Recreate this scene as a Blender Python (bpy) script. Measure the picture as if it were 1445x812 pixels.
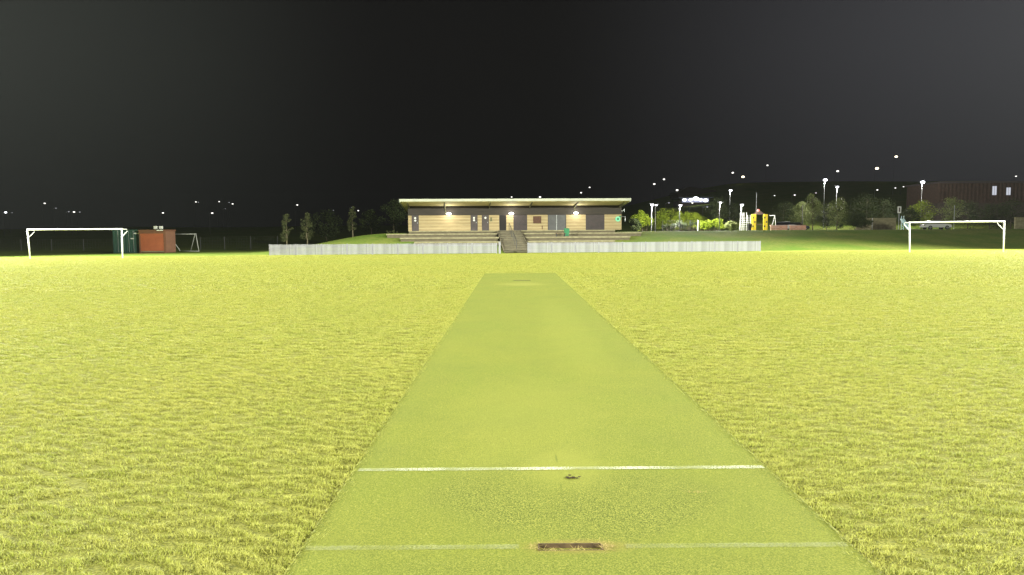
import bpy, bmesh, math, random
import numpy as np
from mathutils import Vector, Matrix, noise as mnoise
R = math.radians
rnd = random.Random(7)
for o in list(bpy.data.objects): bpy.data.objects.remove(o)
S = bpy.context.scene
COL = S.collection

# ------------------------------------------------------------------ camera
CAMH, FPX, PITCH, ROLL = 1.6, 1006.0, R(4.405), R(-0.40)
cd = bpy.data.cameras.new('camera'); cam = bpy.data.objects.new('camera', cd); COL.objects.link(cam)
cd.sensor_width = 36; cd.lens = 36 * FPX / 1445; cd.clip_start = .05; cd.clip_end = 5000
CR = Matrix.Rotation(math.pi / 2 - PITCH, 3, 'X') @ Matrix.Rotation(ROLL, 3, 'Z')
cam.matrix_world = Matrix.Translation((0, 0, CAMH)) @ CR.to_4x4()
S.camera = cam
S.render.resolution_x = 1024; S.render.resolution_y = 575

# ------------------------------------------------------------------ world and exposure
W = bpy.data.worlds.new('World'); S.world = W; W.use_nodes = True
wn = W.node_tree; bg = wn.nodes['Background']
geo = wn.nodes.new('ShaderNodeTexCoord'); sep = wn.nodes.new('ShaderNodeSeparateXYZ')
wn.links.new(geo.outputs['Generated'], sep.inputs[0])
# town glow to the right, floodlit air on either side of the ground, darker overhead in between
ab = wn.nodes.new('ShaderNodeMapRange'); ab.interpolation_type = 'SMOOTHSTEP'
ab.inputs[1].default_value = .02; ab.inputs[2].default_value = .62
wn.links.new(sep.outputs[0], ab.inputs[0])
al = wn.nodes.new('ShaderNodeMapRange'); al.interpolation_type = 'SMOOTHSTEP'
al.inputs[1].default_value = -.15; al.inputs[2].default_value = -.58
wn.links.new(sep.outputs[0], al.inputs[0])
m1 = wn.nodes.new('ShaderNodeMix'); m1.data_type = 'RGBA'
m1.inputs[6].default_value = (.0040, .0036, .0038, 1); m1.inputs[7].default_value = (.040, .040, .046, 1)
wn.links.new(ab.outputs[0], m1.inputs[0])
m2 = wn.nodes.new('ShaderNodeMix'); m2.data_type = 'RGBA'; m2.inputs[7].default_value = (.022, .0245, .021, 1)
wn.links.new(al.outputs[0], m2.inputs[0]); wn.links.new(m1.outputs[2], m2.inputs[6])
el = wn.nodes.new('ShaderNodeMapRange'); el.interpolation_type = 'SMOOTHSTEP'
el.inputs[1].default_value = .0; el.inputs[2].default_value = .26; el.inputs[3].default_value = .42
wn.links.new(sep.outputs[2], el.inputs[0])
mv = wn.nodes.new('ShaderNodeMix'); mv.data_type = 'RGBA'; mv.inputs[6].default_value = (.0020, .0019, .0020, 1)
wn.links.new(el.outputs[0], mv.inputs[0]); wn.links.new(m2.outputs[2], mv.inputs[7])
wn.links.new(mv.outputs[2], bg.inputs[0]); bg.inputs[1].default_value = 1.0
vs = S.view_settings; vs.view_transform = 'Standard'; vs.look = 'None'; vs.exposure = 0; vs.gamma = 1

# ------------------------------------------------------------------ floodlights (masts stand outside the frame)
HAZE = .00004
def flood(loc, aim, power, half, blend, col=(.97, 1, .84), r=.9):
    l = bpy.data.lights.new('floodlight', 'SPOT'); l.energy = power; l.spot_size = R(2 * half); l.spot_blend = blend
    l.color = col; l.shadow_soft_size = r
    o = bpy.data.objects.new('floodlight', l); COL.objects.link(o); o.location = loc
    o.rotation_euler = (Vector(aim) - Vector(loc)).to_track_quat('-Z', 'Y').to_euler()
FL = 1.0
flood((-66, 64, 24), (-30, 46, 0), 760e3 * FL, 54, .85)
flood((66, 66, 24), (28, 44, 0), 760e3 * FL, 54, .85)
flood((-60, -22, 24), (4, 36, 0), 700e3 * FL, 38, .9)
flood((60, -22, 24), (-4, 38, 0), 700e3 * FL, 38, .9)

# ------------------------------------------------------------------ geometry helpers
def ray(px, py):
    return CR @ Vector(((px - 722.5) / FPX, -(py - 406) / FPX, -1))
def at(px, py, Y):
    d = ray(px, py); t = Y / d.y
    return Vector((d.x * t, Y, CAMH + d.z * t))
def proj(p):
    q = CR.transposed() @ (Vector(p) - Vector((0, 0, CAMH)))
    return (722.5 + FPX * q.x / -q.z, 406 - FPX * q.y / -q.z)
YAW = R(4.0)
CY = 91.0                                        # front wall of the pavilion at its middle
OR = Vector((at(726, 326, CY).x, CY, 0))         # local frame of pavilion, terraces and fence
UX = Vector((math.cos(YAW), math.sin(YAW), 0)); UY = Vector((-math.sin(YAW), math.cos(YAW), 0))
def atl(px, py, yl):                             # ray with local plane y = yl -> (x, z) local
    d = ray(px, py); n = UY
    t = ((OR + UY * yl).dot(n)) / d.dot(n)
    p = Vector((0, 0, CAMH)) + d * t - OR
    return p.dot(UX), p.z
def loc2w(x, y, z=0): return OR + UX * x + UY * y + Vector((0, 0, z))

class MB:
    def __init__(s): s.v = []; s.f = []
    def box(s, x0, x1, y0, y1, z0, z1):
        b = len(s.v)
        s.v += [(x, y, z) for z in (z0, z1) for y in (y0, y1) for x in (x0, x1)]
        s.f += [tuple(b + i for i in q) for q in ((0, 2, 3, 1), (4, 5, 7, 6), (0, 1, 5, 4), (2, 6, 7, 3), (0, 4, 6, 2), (1, 3, 7, 5))]
        return s
    def prism(s, pts, axis, a0, a1):             # pts 2D outline extruded along an axis
        b = len(s.v); n = len(pts)
        for a in (a0, a1):
            for p in pts:
                s.v.append({'x': (a, p[0], p[1]), 'y': (p[0], a, p[1]), 'z': (p[0], p[1], a)}[axis])
        s.f.append(tuple(b + i for i in range(n))[::-1]); s.f.append(tuple(b + n + i for i in range(n)))
        for i in range(n): j = (i + 1) % n; s.f.append((b + i, b + j, b + n + j, b + n + i))
        return s
    def tube(s, pts, r, n=8, r1=None):
        pts = [Vector(p) for p in pts]; m = len(pts); b = len(s.v)
        for k, p in enumerate(pts):
            d = (pts[min(k + 1, m - 1)] - pts[max(k - 1, 0)]).normalized()
            u = d.orthogonal().normalized() if abs(d.z) > .99 else d.cross(Vector((0, 0, 1))).normalized()
            w = d.cross(u); rr = r if r1 is None else r + (r1 - r) * k / (m - 1)
            for i in range(n):
                a = 2 * math.pi * i / n; s.v.append(tuple(p + u * math.cos(a) * rr + w * math.sin(a) * rr))
        for k in range(m - 1):
            for i in range(n):
                j = (i + 1) % n
                s.f.append((b + k * n + i, b + k * n + j, b + (k + 1) * n + j, b + (k + 1) * n + i))
        s.f.append(tuple(b + i for i in range(n))[::-1]); s.f.append(tuple(b + (m - 1) * n + i for i in range(n)))
        return s
    def ball(s, c, r, n=10, m=6, sx=1, sy=1, sz=1):
        b = len(s.v); c = Vector(c)
        s.v.append((c.x, c.y, c.z - r * sz))
        for k in range(1, m):
            t = -math.pi / 2 + math.pi * k / m
            for i in range(n):
                a = 2 * math.pi * i / n
                s.v.append((c.x + r * sx * math.cos(t) * math.cos(a), c.y + r * sy * math.cos(t) * math.sin(a), c.z + r * sz * math.sin(t)))
        s.v.append((c.x, c.y, c.z + r * sz)); top = len(s.v) - 1
        for i in range(n):
            j = (i + 1) % n; s.f.append((b, b + 1 + j, b + 1 + i)); s.f.append((top, top - n + i, top - n + j))
        for k in range(m - 2):
            for i in range(n):
                j = (i + 1) % n; q = b + 1 + k * n
                s.f.append((q + i, q + j, q + n + j, q + n + i))
        return s
    def quad(s, *p):
        b = len(s.v); s.v += [tuple(q) for q in p]; s.f.append(tuple(range(b, b + len(p)))); return s
    def build(s, name, mat, parent=None, smooth=False, bevel=0):
        me = bpy.data.meshes.new(name); me.from_pydata(s.v, [], s.f); me.update()
        me.materials.append(mat)
        if smooth:
            for p in me.polygons: p.use_smooth = True
        o = bpy.data.objects.new(name, me); COL.objects.link(o)
        if parent: o.parent = parent
        if bevel:
            md = o.modifiers.new('bevel', 'BEVEL'); md.width = bevel; md.segments = 2; md.limit_method = 'ANGLE'
        return o
def tag(o, label=None, cat=None, group=None, kind=None):
    for k, v in (('label', label), ('category', cat), ('group', group), ('kind', kind)):
        if v: o[k] = v
    return o
def empty(name, loc, rz=0, label=None, cat=None, group=None):
    o = bpy.data.objects.new(name, None); COL.objects.link(o); o.location = loc; o.rotation_euler = (0, 0, rz)
    o.empty_display_size = .3
    return tag(o, label, cat, group)

# ------------------------------------------------------------------ materials
def mat(name, col, rough=.8, col2=None, scale=4, metal=0, emit=None, es=1, bump=0, bscale=30, detail=4, spec=.3, stretch=(1, 1, 1), coords='Object'):
    m = bpy.data.materials.new(name); m.use_nodes = True; n = m.node_tree; b = n.nodes['Principled BSDF']
    b.inputs['Base Color'].default_value = (*col, 1); b.inputs['Roughness'].default_value = rough
    b.inputs['Metallic'].default_value = metal; b.inputs['Specular IOR Level'].default_value = spec
    tc = n.nodes.new('ShaderNodeTexCoord'); mp = n.nodes.new('ShaderNodeMapping'); mp.inputs['Scale'].default_value = stretch
    n.links.new(tc.outputs[coords], mp.inputs[0])
    if col2:
        t = n.nodes.new('ShaderNodeTexNoise'); t.inputs['Scale'].default_value = scale; t.inputs['Detail'].default_value = detail
        n.links.new(mp.outputs[0], t.inputs[0])
        mx = n.nodes.new('ShaderNodeMix'); mx.data_type = 'RGBA'; mx.inputs[6].default_value = (*col, 1); mx.inputs[7].default_value = (*col2, 1)
        rr = n.nodes.new('ShaderNodeMapRange'); rr.inputs[1].default_value = .35; rr.inputs[2].default_value = .65
        n.links.new(t.outputs[0], rr.inputs[0]); n.links.new(rr.outputs[0], mx.inputs[0]); n.links.new(mx.outputs[2], b.inputs['Base Color'])
    if emit:
        b.inputs['Emission Color'].default_value = (*emit, 1); b.inputs['Emission Strength'].default_value = es
    if bump:
        t = n.nodes.new('ShaderNodeTexNoise'); t.inputs['Scale'].default_value = bscale; t.inputs['Detail'].default_value = 3
        n.links.new(mp.outputs[0], t.inputs[0])
        bp = n.nodes.new('ShaderNodeBump'); bp.inputs['Strength'].default_value = bump; bp.inputs['Distance'].default_value = .02
        n.links.new(t.outputs[0], bp.inputs['Height']); n.links.new(bp.outputs[0], b.inputs['Normal'])
    return m
def islandmat(name, col):
    m = mat(name, col, .6); nn = m.node_tree; p = nn.nodes['Principled BSDF']; gg = nn.nodes.new('ShaderNodeNewGeometry'); hs = nn.nodes.new('ShaderNodeHueSaturation')
    mr = nn.nodes.new('ShaderNodeMapRange'); mr.inputs[3].default_value = .8; mr.inputs[4].default_value = 1.15; hs.inputs['Color'].default_value = (*col, 1)
    nn.links.new(gg.outputs['Random Per Island'], mr.inputs[0]); nn.links.new(mr.outputs[0], hs.inputs['Value']); nn.links.new(hs.outputs[0], p.inputs['Base Color'])
    return m
M = dict(
    white=mat('white_paint', (.72, .72, .70), .5, (.58, .59, .56), 3),
    goalwhite=mat('goal_white', (.82, .82, .82), .4, (.74, .75, .76), 2),
    picket=islandmat('picket_paint', (.25, .245, .275)), oldpicket=mat('picket_paint', (.34, .34, .37), .6, (.24, .25, .27), 1.2),
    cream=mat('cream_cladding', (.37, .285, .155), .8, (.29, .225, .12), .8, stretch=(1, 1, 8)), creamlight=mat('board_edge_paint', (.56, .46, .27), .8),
    band=mat('dark_board', (.042, .033, .026), .7, (.030, .025, .021), 2, stretch=(.3, 1, 6)),
    door=mat('brown_door', (.075, .058, .060), .55, (.06, .05, .052), 2),
    greydoor=mat('grey_door', (.085, .085, .09), .5, (.07, .07, .075), 2),
    doorwaydark=mat('doorway_shade', (.018, .015, .015), .8),  # near-black colour stands in for the shaded inside of the open doorway
    roof=mat('roof_sheet', (.40, .41, .33), .6, (.34, .35, .28), 1.5),
    soffit=mat('soffit_board', (.72, .62, .33), .7, (.62, .57, .28), 1.2, stretch=(1, 4, 1)),
    rafter=mat('rafter_steel', (.12, .12, .06), .6),
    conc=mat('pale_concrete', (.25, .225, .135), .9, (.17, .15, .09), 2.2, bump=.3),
    riser=mat('brown_riser', (.12, .098, .062), .9, (.08, .068, .045), 2.5, stretch=(1, 1, 3), bump=.3),  # browner and darker than the seat slabs
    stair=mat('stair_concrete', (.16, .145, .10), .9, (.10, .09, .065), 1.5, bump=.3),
    steel=mat('galvanised_steel', (.35, .36, .37), .45, metal=.7),
    darksteel=mat('dark_steel', (.03, .03, .033), .5, metal=.3),
    dull=mat('dull_white', (.42, .42, .38), .6, (.32, .32, .29), 3),  # greyer, darker white than the full-size goals
    farpole=mat('painted_pole', (.05, .05, .05), .8),
    green=mat('green_container_paint', (.025, .07, .052), .6, (.035, .085, .065), 1.5),
    orange=mat('orange_shed_paint', (.42, .125, .055), .6, (.36, .105, .05), 1.5),
    orangeshade=mat('shed_trim_and_side_shade', (.17, .075, .04), .6, (.14, .06, .035), 2),  # trim colour, lowered so the shed's side also reads as shaded
    binGreen=mat('bin_green', (.02, .14, .06), .45, (.03, .17, .08), 2),
    brownwin=mat('brown_board', (.10, .045, .025), .6, (.07, .03, .018), 9),
    yellow=mat('yellow_panel', (.62, .46, .03), .5, (.5, .38, .03), 4),
    brick=mat('rendered_brick', (.07, .055, .045), .9, (.05, .04, .035), 1.5),
    timber=mat('brown_battens', (.075, .045, .035), .8, (.05, .035, .028), 2),
    benchred=mat('weathered_bench', (.55, .28, .20), .7, (.45, .25, .2), 3),
    bark=mat('bark', (.16, .13, .08), .9, (.09, .075, .05), 8),
    bluewhite=mat('pale_blue_paint', (.35, .55, .65), .5, (.5, .6, .62), 3),
    carw=mat('white_car_paint', (.6, .6, .6), .25, spec=.6),
    card=mat('dark_car_paint', (.05, .06, .075), .25, spec=.6),
    glass=mat('dark_glass', (.02, .022, .025), .08, spec=.8),
    rubber=mat('tyre_rubber', (.02, .02, .02), .9),
    wood=mat('slot_timber', (.10, .065, .03), .9, (.05, .032, .016), 25),
    dirt=mat('dark_dirt', (.05, .032, .016), 1, (.025, .016, .01), 40),
    straw=mat('frayed_fibre', (.42, .33, .12), .9, (.3, .22, .08), 30),
    asphalt=mat('asphalt', (.06, .06, .062), .9, (.045, .045, .047), 5),
)
def emis(name, col, st):
    m = bpy.data.materials.new(name); m.use_nodes = True; n = m.node_tree
    b = n.nodes['Principled BSDF']; b.inputs['Base Color'].default_value = (.1, .1, .1, 1)
    b.inputs['Emission Color'].default_value = (*col, 1); b.inputs['Emission Strength'].default_value = st
    m.cycles.emission_sampling = 'NONE'
    return m
E_COOL = emis('lamp_cool', (.92, .95, 1), 6); E_WARM = emis('lamp_warm', (1, .88, .62), 4.5)
E_DIM = emis('lamp_dim', (.9, .92, 1), .45); E_SOFT = emis('lamp_soft', (1, .97, .9), 2.2)
E_RED = emis('lamp_red', (1, .12, .06), 1.6); E_GREEN = emis('sign_green', (.12, .95, .42), .75); E_WIN = emis('window_lit', (.85, .88, 1), .62)
E_WALL = emis('wall_lamp_lens', (1, .98, .92), 8)

# ------------------------------------------------------------------ terrain
def sst(a, b, x):
    t = min(1, max(0, (x - a) / (b - a))); return t * t * (3 - 2 * t)
# terrace layout, local y of each front face and its end pixels
TER = [(-13.0, 584, 868, .66), (-10.0, 564, 890, 1.10), (-7.0, 545, 906, 1.54)]
DECK_Y, DECK_Z = -4.0, 1.87
TX = []
for yl, a, b, z in TER:
    TX.append((atl(a, 336, yl)[0], atl(b, 334, yl)[0]))
STX = (atl(707.5, 340, -13)[0], atl(744, 340, -13)[0])
def H(X, Y):
    p = Vector((X, Y, 0)) - OR; xl, yl = p.dot(UX), p.dot(UY)
    z = -.011 * max(0, min(Y, 72) - 29) * sst(27, 33, Y)
    emb = 0
    k = sst(-31.5, -15.5, xl)
    if yl > -18.2:
        rise = np.interp(yl, [-18.2, -13, -3.2, 6, 400], [0, .72, 2.06, 2.12, 2.12])
        emb = rise * k
    z += emb
    # footprint under the terraces and stairs is dug out
    if yl > DECK_Y + .45 and yl < 12 and TX[2][0] + 2.2 < xl < TX[2][1] - 2.5: z = min(z, 1.2)
    for i, (ty, a, b, zt) in enumerate(TER):
        nx = TER[i + 1][0] if i < 2 else DECK_Y + .5
        if ty + .4 < yl <= nx + .4 and TX[i][0] + .6 < xl < TX[i][1] - .6: z = min(z, -.35 + i * .4)
    if yl > -18.4 and yl < -3 and STX[0] + .1 < xl < STX[1] - .1: z = min(z, -.5)
    # gentle hills with streets beyond
    if Y > 130:
        az = X / Y
        s = .030 + .085 * sst(.06, .34, az) + .012 * sst(-.1, .1, az)
        z += s * 200 * (sst(110, 400, Y)) + .9 * mnoise.noise(Vector((X / 60, Y / 60, 0)))*sst(130,180,Y)
    z += .05 * mnoise.noise(Vector((X / 9, Y / 9, 3))) * sst(30, 60, abs(X) + max(0, Y - 30)) * (0 if -19 < yl < 5 and abs(xl) < 20 else 1)
    return z
xs = sorted(set([round(v, 3) for v in list(np.arange(-36, 36.01, .5)) + list(np.arange(-110, 110.1, 2.5)) + list(np.arange(-600, 601, 20))]))
ys = sorted(set([round(v, 3) for v in list(np.arange(-60, 60, 3)) + list(np.arange(60, 100.01, .5)) + list(np.arange(100, 160, 2.5)) + list(np.arange(160, 420, 8)) + list(np.arange(420, 1300, 60))]))
gv = [(x, y, H(x, y) - (.012 if (-1.2 < x < 1.9 and 1 < y < 29) else 0)) for y in ys for x in xs]
nx = len(xs); gf = [(j * nx + i, j * nx + i + 1, (j + 1) * nx + i + 1, (j + 1) * nx + i) for j in range(len(ys) - 1) for i in range(nx - 1)]

def turf_colour(n, base_out=None, blade=False):
    """shared colouring of the mown turf in world space: yellow-green with drier and greener drifts"""
    g = n.nodes.new('ShaderNodeNewGeometry')
    def noise(sc, det=3, st=None):
        t = n.nodes.new('ShaderNodeTexNoise'); t.inputs['Scale'].default_value = sc; t.inputs['Detail'].default_value = det
        if st:
            mp = n.nodes.new('ShaderNodeMapping'); mp.inputs['Scale'].default_value = st
            n.links.new(g.outputs['Position'], mp.inputs[0]); n.links.new(mp.outputs[0], t.inputs[0])
        else: n.links.new(g.outputs['Position'], t.inputs[0])
        r = n.nodes.new('ShaderNodeMapRange'); r.inputs[1].default_value = .33; r.inputs[2].default_value = .67
        n.links.new(t.outputs[0], r.inputs[0]); return r.outputs[0]
    def mix(f, a, b):
        m = n.nodes.new('ShaderNodeMix'); m.data_type = 'RGBA'
        if isinstance(f, float): m.inputs[0].default_value = f
        else: n.links.new(f, m.inputs[0])
        for i, c in ((6, a), (7, b)):
            if isinstance(c, tuple): m.inputs[i].default_value = (*c, 1)
            else: n.links.new(c, m.inputs[i])
        return m.outputs[2]
    c = mix(noise(.35, 2, (1, .5, 1)), TURF_A, TURF_B)
    def scalef(s, k):
        m = n.nodes.new('ShaderNodeMath'); m.operation = 'MULTIPLY'; m.inputs[1].default_value = k; n.links.new(s, m.inputs[0]); return m.outputs[0]
    c = mix(scalef(noise(.16, 2, (.3, 1, 1)), .6), c, (.19, .255, .034))
    c = mix(scalef(noise(2.2, 4), .45), c, TURF_C)
    c = mix(scalef(noise(14, 3), .35), c, TURF_D)
    st = noise(5, 4, (.45, 1.4, 1)); pw = n.nodes.new('ShaderNodeMath'); pw.operation = 'POWER'; pw.inputs[1].default_value = 2.5; n.links.new(st, pw.inputs[0])
    c = mix(scalef(pw.outputs[0], .6), c, TURF_D)
    return g, c, noise, mix, scalef
TURF_A = (.282, .280, .032); TURF_B = (.200, .240, .022); TURF_C = (.385, .34, .085); TURF_D = (.095, .130, .010)

gm = bpy.data.materials.new('ground_turf'); gm.use_nodes = True
n = gm.node_tree; b = n.nodes['Principled BSDF']; b.inputs['Roughness'].default_value = .95; b.inputs['Specular IOR Level'].default_value = .1
g, c, noise_, mix_, scalef_ = turf_colour(n)
# outside the boundary: coarse green bank grass; split along the fence line in world space
sp = n.nodes.new('ShaderNodeVectorMath'); sp.operation = 'DOT_PRODUCT'; sp.inputs[1].default_value = tuple(UY)
n.links.new(g.outputs['Position'], sp.inputs[0])
wob = n.nodes.new('ShaderNodeMath'); wob.operation = 'MULTIPLY_ADD'; wob.inputs[1].default_value = 1.2
n.links.new(noise_(.5, 3), wob.inputs[0]); n.links.new(sp.outputs['Value'], wob.inputs[2])
bd = n.nodes.new('ShaderNodeMapRange'); bd.interpolation_type = 'SMOOTHSTEP'
EDGE = OR.dot(UY) - 19.3
bd.inputs[1].default_value = EDGE; bd.inputs[2].default_value = EDGE + 2.0
n.links.new(wob.outputs[0], bd.inputs[0])
bank = mix_(noise_(.25, 4), (.10, .165, .018), (.19, .20, .042))
bank = mix_(scalef_(noise_(3, 4), .6), bank, (.075, .13, .015))
sy_ = n.nodes.new('ShaderNodeSeparateXYZ'); n.links.new(g.outputs['Position'], sy_.inputs[0])
th = n.nodes.new('ShaderNodeMapRange'); th.inputs[1].default_value = 69; th.inputs[2].default_value = 67; n.links.new(sy_.outputs[1], th.inputs[0])
c = mix_(th.outputs[0], c, mix_(noise_(60, 4), (.10, .105, .016), (.24, .23, .05)))      # dark thatch and soil between the blades
c2 = mix_(bd.outputs[0], c, bank)
n.links.new(c2, b.inputs['Base Color'])
tb = n.nodes.new('ShaderNodeTexNoise'); tb.inputs['Scale'].default_value = 9; tb.inputs['Detail'].default_value = 6; tb.inputs['Roughness'].default_value = .7
n.links.new(g.outputs['Position'], tb.inputs[0])
bp = n.nodes.new('ShaderNodeBump'); bp.inputs['Strength'].default_value = .7; bp.inputs['Distance'].default_value = .06
n.links.new(tb.outputs[0], bp.inputs['Height']); n.links.new(bp.outputs[0], b.inputs['Normal'])
me = bpy.data.meshes.new('ground'); me.from_pydata(gv, [], gf); me.materials.append(gm)
for p in me.polygons: p.use_smooth = True
go = bpy.data.objects.new('ground', me); COL.objects.link(go); tag(go, kind='structure')

# ------------------------------------------------------------------ synthetic cricket pitch
PX0, PX1 = -1.076, 1.712
PY1 = 28.1
pm = bpy.data.materials.new('synthetic_turf'); pm.use_nodes = True
n = pm.node_tree; b = n.nodes['Principled BSDF']; b.inputs['Roughness'].default_value = .9; b.inputs['Specular IOR Level'].default_value = .04
g = n.nodes.new('ShaderNodeNewGeometry')
def NN(sc, lo, hi, det=3, st=None, rough=.5):
    t = n.nodes.new('ShaderNodeTexNoise'); t.inputs['Scale'].default_value = sc; t.inputs['Detail'].default_value = det; t.inputs['Roughness'].default_value = rough
    if st:
        mp = n.nodes.new('ShaderNodeMapping'); mp.inputs['Scale'].default_value = st
        n.links.new(g.outputs['Position'], mp.inputs[0]); n.links.new(mp.outputs[0], t.inputs[0])
    else: n.links.new(g.outputs['Position'], t.inputs[0])
    r = n.nodes.new('ShaderNodeMapRange'); r.inputs[1].default_value = lo; r.inputs[2].default_value = hi
    n.links.new(t.outputs[0], r.inputs[0]); return r.outputs[0], t
def MX(f, a, bb, k=None):
    m = n.nodes.new('ShaderNodeMix'); m.data_type = 'RGBA'
    if k is not None:
        mm = n.nodes.new('ShaderNodeMath'); mm.operation = 'MULTIPLY'; mm.inputs[1].default_value = k; n.links.new(f, mm.inputs[0]); f = mm.outputs[0]
    n.links.new(f, m.inputs[0])
    for i, c in ((6, a), (7, bb)):
        if isinstance(c, tuple): m.inputs[i].default_value = (*c, 1)
        else: n.links.new(c, m.inputs[i])
    return m.outputs[2]
base = MX(NN(.7, .3, .7, 3)[0], (0.174, 0.194, 0.036), (0.200, 0.209, 0.038))
base = MX(NN(5, .35, .7, 5, (1, .35, 1))[0], base, (0.224, 0.219, 0.046), .30)
fine = MX(NN(120, .40, .6, 3)[0], base, (0.072, 0.094, 0.018), .65)
fine = MX(NN(70, .64, .74, 2)[0], fine, (0.355, 0.336, 0.112), .55)
grit = MX(NN(125, .44, .54, 3)[0], (0.254, 0.255, 0.055), (0.051, 0.070, 0.018), .95)
grit = MX(NN(24, .35, .65, 4)[0], grit, (0.102, 0.121, 0.024), .40)
c = MX(NN(1.6, .47, .72, 5)[0], fine, grit, .45)
# scuffed, worn ground in front of the crease (worn flat: paler; dug and gritty: darker)
def blob(cx, cy, rx, ry, k, col):
    global c
    mp = n.nodes.new('ShaderNodeMapping'); mp.vector_type = 'POINT'
    mp.inputs['Location'].default_value = (-cx / rx, -cy / ry, 0); mp.inputs['Scale'].default_value = (1 / rx, 1 / ry, 0)
    n.links.new(g.outputs['Position'], mp.inputs[0])
    ln = n.nodes.new('ShaderNodeVectorMath'); ln.operation = 'LENGTH'; n.links.new(mp.outputs[0], ln.inputs[0])
    ad = n.nodes.new('ShaderNodeMath'); ad.operation = 'MULTIPLY_ADD'; ad.inputs[1].default_value = .7; ad.inputs[2].default_value = -.35
    n.links.new(NN(3.5, 0, 1, 4)[0], ad.inputs[0])
    s = n.nodes.new('ShaderNodeMath'); s.operation = 'ADD'; n.links.new(ln.outputs['Value'], s.inputs[0]); n.links.new(ad.outputs[0], s.inputs[1])
    r = n.nodes.new('ShaderNodeMapRange'); r.interpolation_type = 'SMOOTHSTEP'; r.inputs[1].default_value = 1.1; r.inputs[2].default_value = .35
    n.links.new(s.outputs[0], r.inputs[0]); c = MX(r.outputs[0], c, col, k)
blob(.15, 5.9, .85, 2.3, .22, (0.232, 0.232, 0.053))
blob(-.12, 4.25, .5, .62, .65, grit)
blob(.75, 4.2, .75, .60, .65, grit)
blob(.36, 3.85, .8, .42, .65, grit)
blob(.3, 3.2, 1.3, .32, .45, grit)
blob(.36, 4.72, .35, .5, .35, (0.229, 0.232, 0.050))
blob(.9, 12, .5, 6, .20, (0.218, 0.224, 0.046))
blob(.3, 22.0, .9, .9, .45, (0.254, 0.247, 0.059))
blob(.33, 3.515, .34, .10, .6, (0.218, 0.168, 0.053))
blob(.305, 4.93, .010, .12, .4, (0.051, 0.071, 0.018))
blob(.30, 4.35, .010, .10, .35, (0.077, 0.095, 0.020))
n.links.new(c, b.inputs['Base Color'])
_, t1 = NN(150, 0, 1, 3)
bp = n.nodes.new('ShaderNodeBump'); bp.inputs['Strength'].default_value = .8; bp.inputs['Distance'].default_value = .006
n.links.new(t1.outputs[0], bp.inputs['Height']); n.links.new(bp.outputs[0], b.inputs['Normal'])
SY = 3.505                                        # stump line
sx0, sx1 = .128, .447
mb = MB()
z = .006
HX0, HX1, HY0, HY1 = sx0, sx1, SY - .030, SY + .032
prof = lambda x, y: z + .010 * max(0, 1 - abs(y - SY) / .35) * max(0, 1 - abs(x - .38) / .5) * .4
def sheet(x0, x1, y0, y1, nx_, ny_):
    for i in range(nx_):
        for j in range(ny_):
            xa, xb = x0 + (x1 - x0) * i / nx_, x0 + (x1 - x0) * (i + 1) / nx_
            ya, yb = y0 + (y1 - y0) * j / ny_, y0 + (y1 - y0) * (j + 1) / ny_
            mb.quad((xa, ya, z), (xb, ya, z), (xb, yb, z), (xa, yb, z))
sheet(PX0, PX1, -1.0, HY0, 1, 1); sheet(PX0, HX0, HY0, HY1, 1, 1); sheet(HX1, PX1, HY0, HY1, 1, 1); sheet(PX0, PX1, HY1, PY1, 1, 1)
for a, bb_ in (((PX0, -1, 0), (PX0, PY1, 0)), ((PX1, PY1, 0), (PX1, -1, 0)), ((PX0, PY1, 0), (PX1, PY1, 0))):
    mb.quad(a[:2] + (-.03,), bb_[:2] + (-.03,), bb_[:2] + (z,), a[:2] + (z,))
pitch = mb.build('cricket_pitch', pm); tag(pitch, kind='structure')
# painted creases: chalky lines that wear thin
def linemat(name, cover, tint):
    m = bpy.data.materials.new(name); m.use_nodes = True; nn = m.node_tree; bb = nn.nodes['Principled BSDF']
    bb.inputs['Base Color'].default_value = (*tint, 1); bb.inputs['Roughness'].default_value = .9
    g = nn.nodes.new('ShaderNodeNewGeometry')
    def N(sc, lo, hi):
        t = nn.nodes.new('ShaderNodeTexNoise'); t.inputs['Scale'].default_value = sc; t.inputs['Detail'].default_value = 4
        nn.links.new(g.outputs['Position'], t.inputs[0]); r = nn.nodes.new('ShaderNodeMapRange'); r.inputs[1].default_value = lo; r.inputs[2].default_value = hi
        nn.links.new(t.outputs[0], r.inputs[0]); return r.outputs[0]
    a = nn.nodes.new('ShaderNodeMath'); a.operation = 'MULTIPLY'
    nn.links.new(N(3.0, .25, .62), a.inputs[0]); nn.links.new(N(90, .3, .55), a.inputs[1])
    k = nn.nodes.new('ShaderNodeMath'); k.operation = 'MULTIPLY'; k.inputs[1].default_value = cover; nn.links.new(a.outputs[0], k.inputs[0])
    nn.links.new(k.outputs[0], bb.inputs['Alpha']); return m
LM1 = linemat('crease_paint', .9, (.46, .47, .33)); LM2 = linemat('faded_crease_paint', .34, (.34, .35, .20))
def line(x0, x1, y0, y1, m, zz=.0095):
    q = MB(); N_ = 60; rr = random.Random(3)
    top = [y1 + rr.uniform(-.004, .004) for _ in range(N_ + 1)]; bot = [y0 + rr.uniform(-.004, .004) for _ in range(N_ + 1)]
    for i in range(N_):
        xa, xb = x0 + (x1 - x0) * i / N_, x0 + (x1 - x0) * (i + 1) / N_
        q.quad((xa, bot[i], zz), (xb, bot[i + 1], zz), (xb, top[i + 1], zz), (xa, top[i], zz))
    return q.build('crease_line', m, pitch)
POP = 4.712
line(PX0 + .03, PX1 - .02, POP - .028, POP + .028, LM1)
line(PX0 + .02, HX0 - .10, SY - .02, SY + .03, LM2); line(HX1 + .12, PX1 - .02, SY - .02, SY + .03, LM2)
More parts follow.
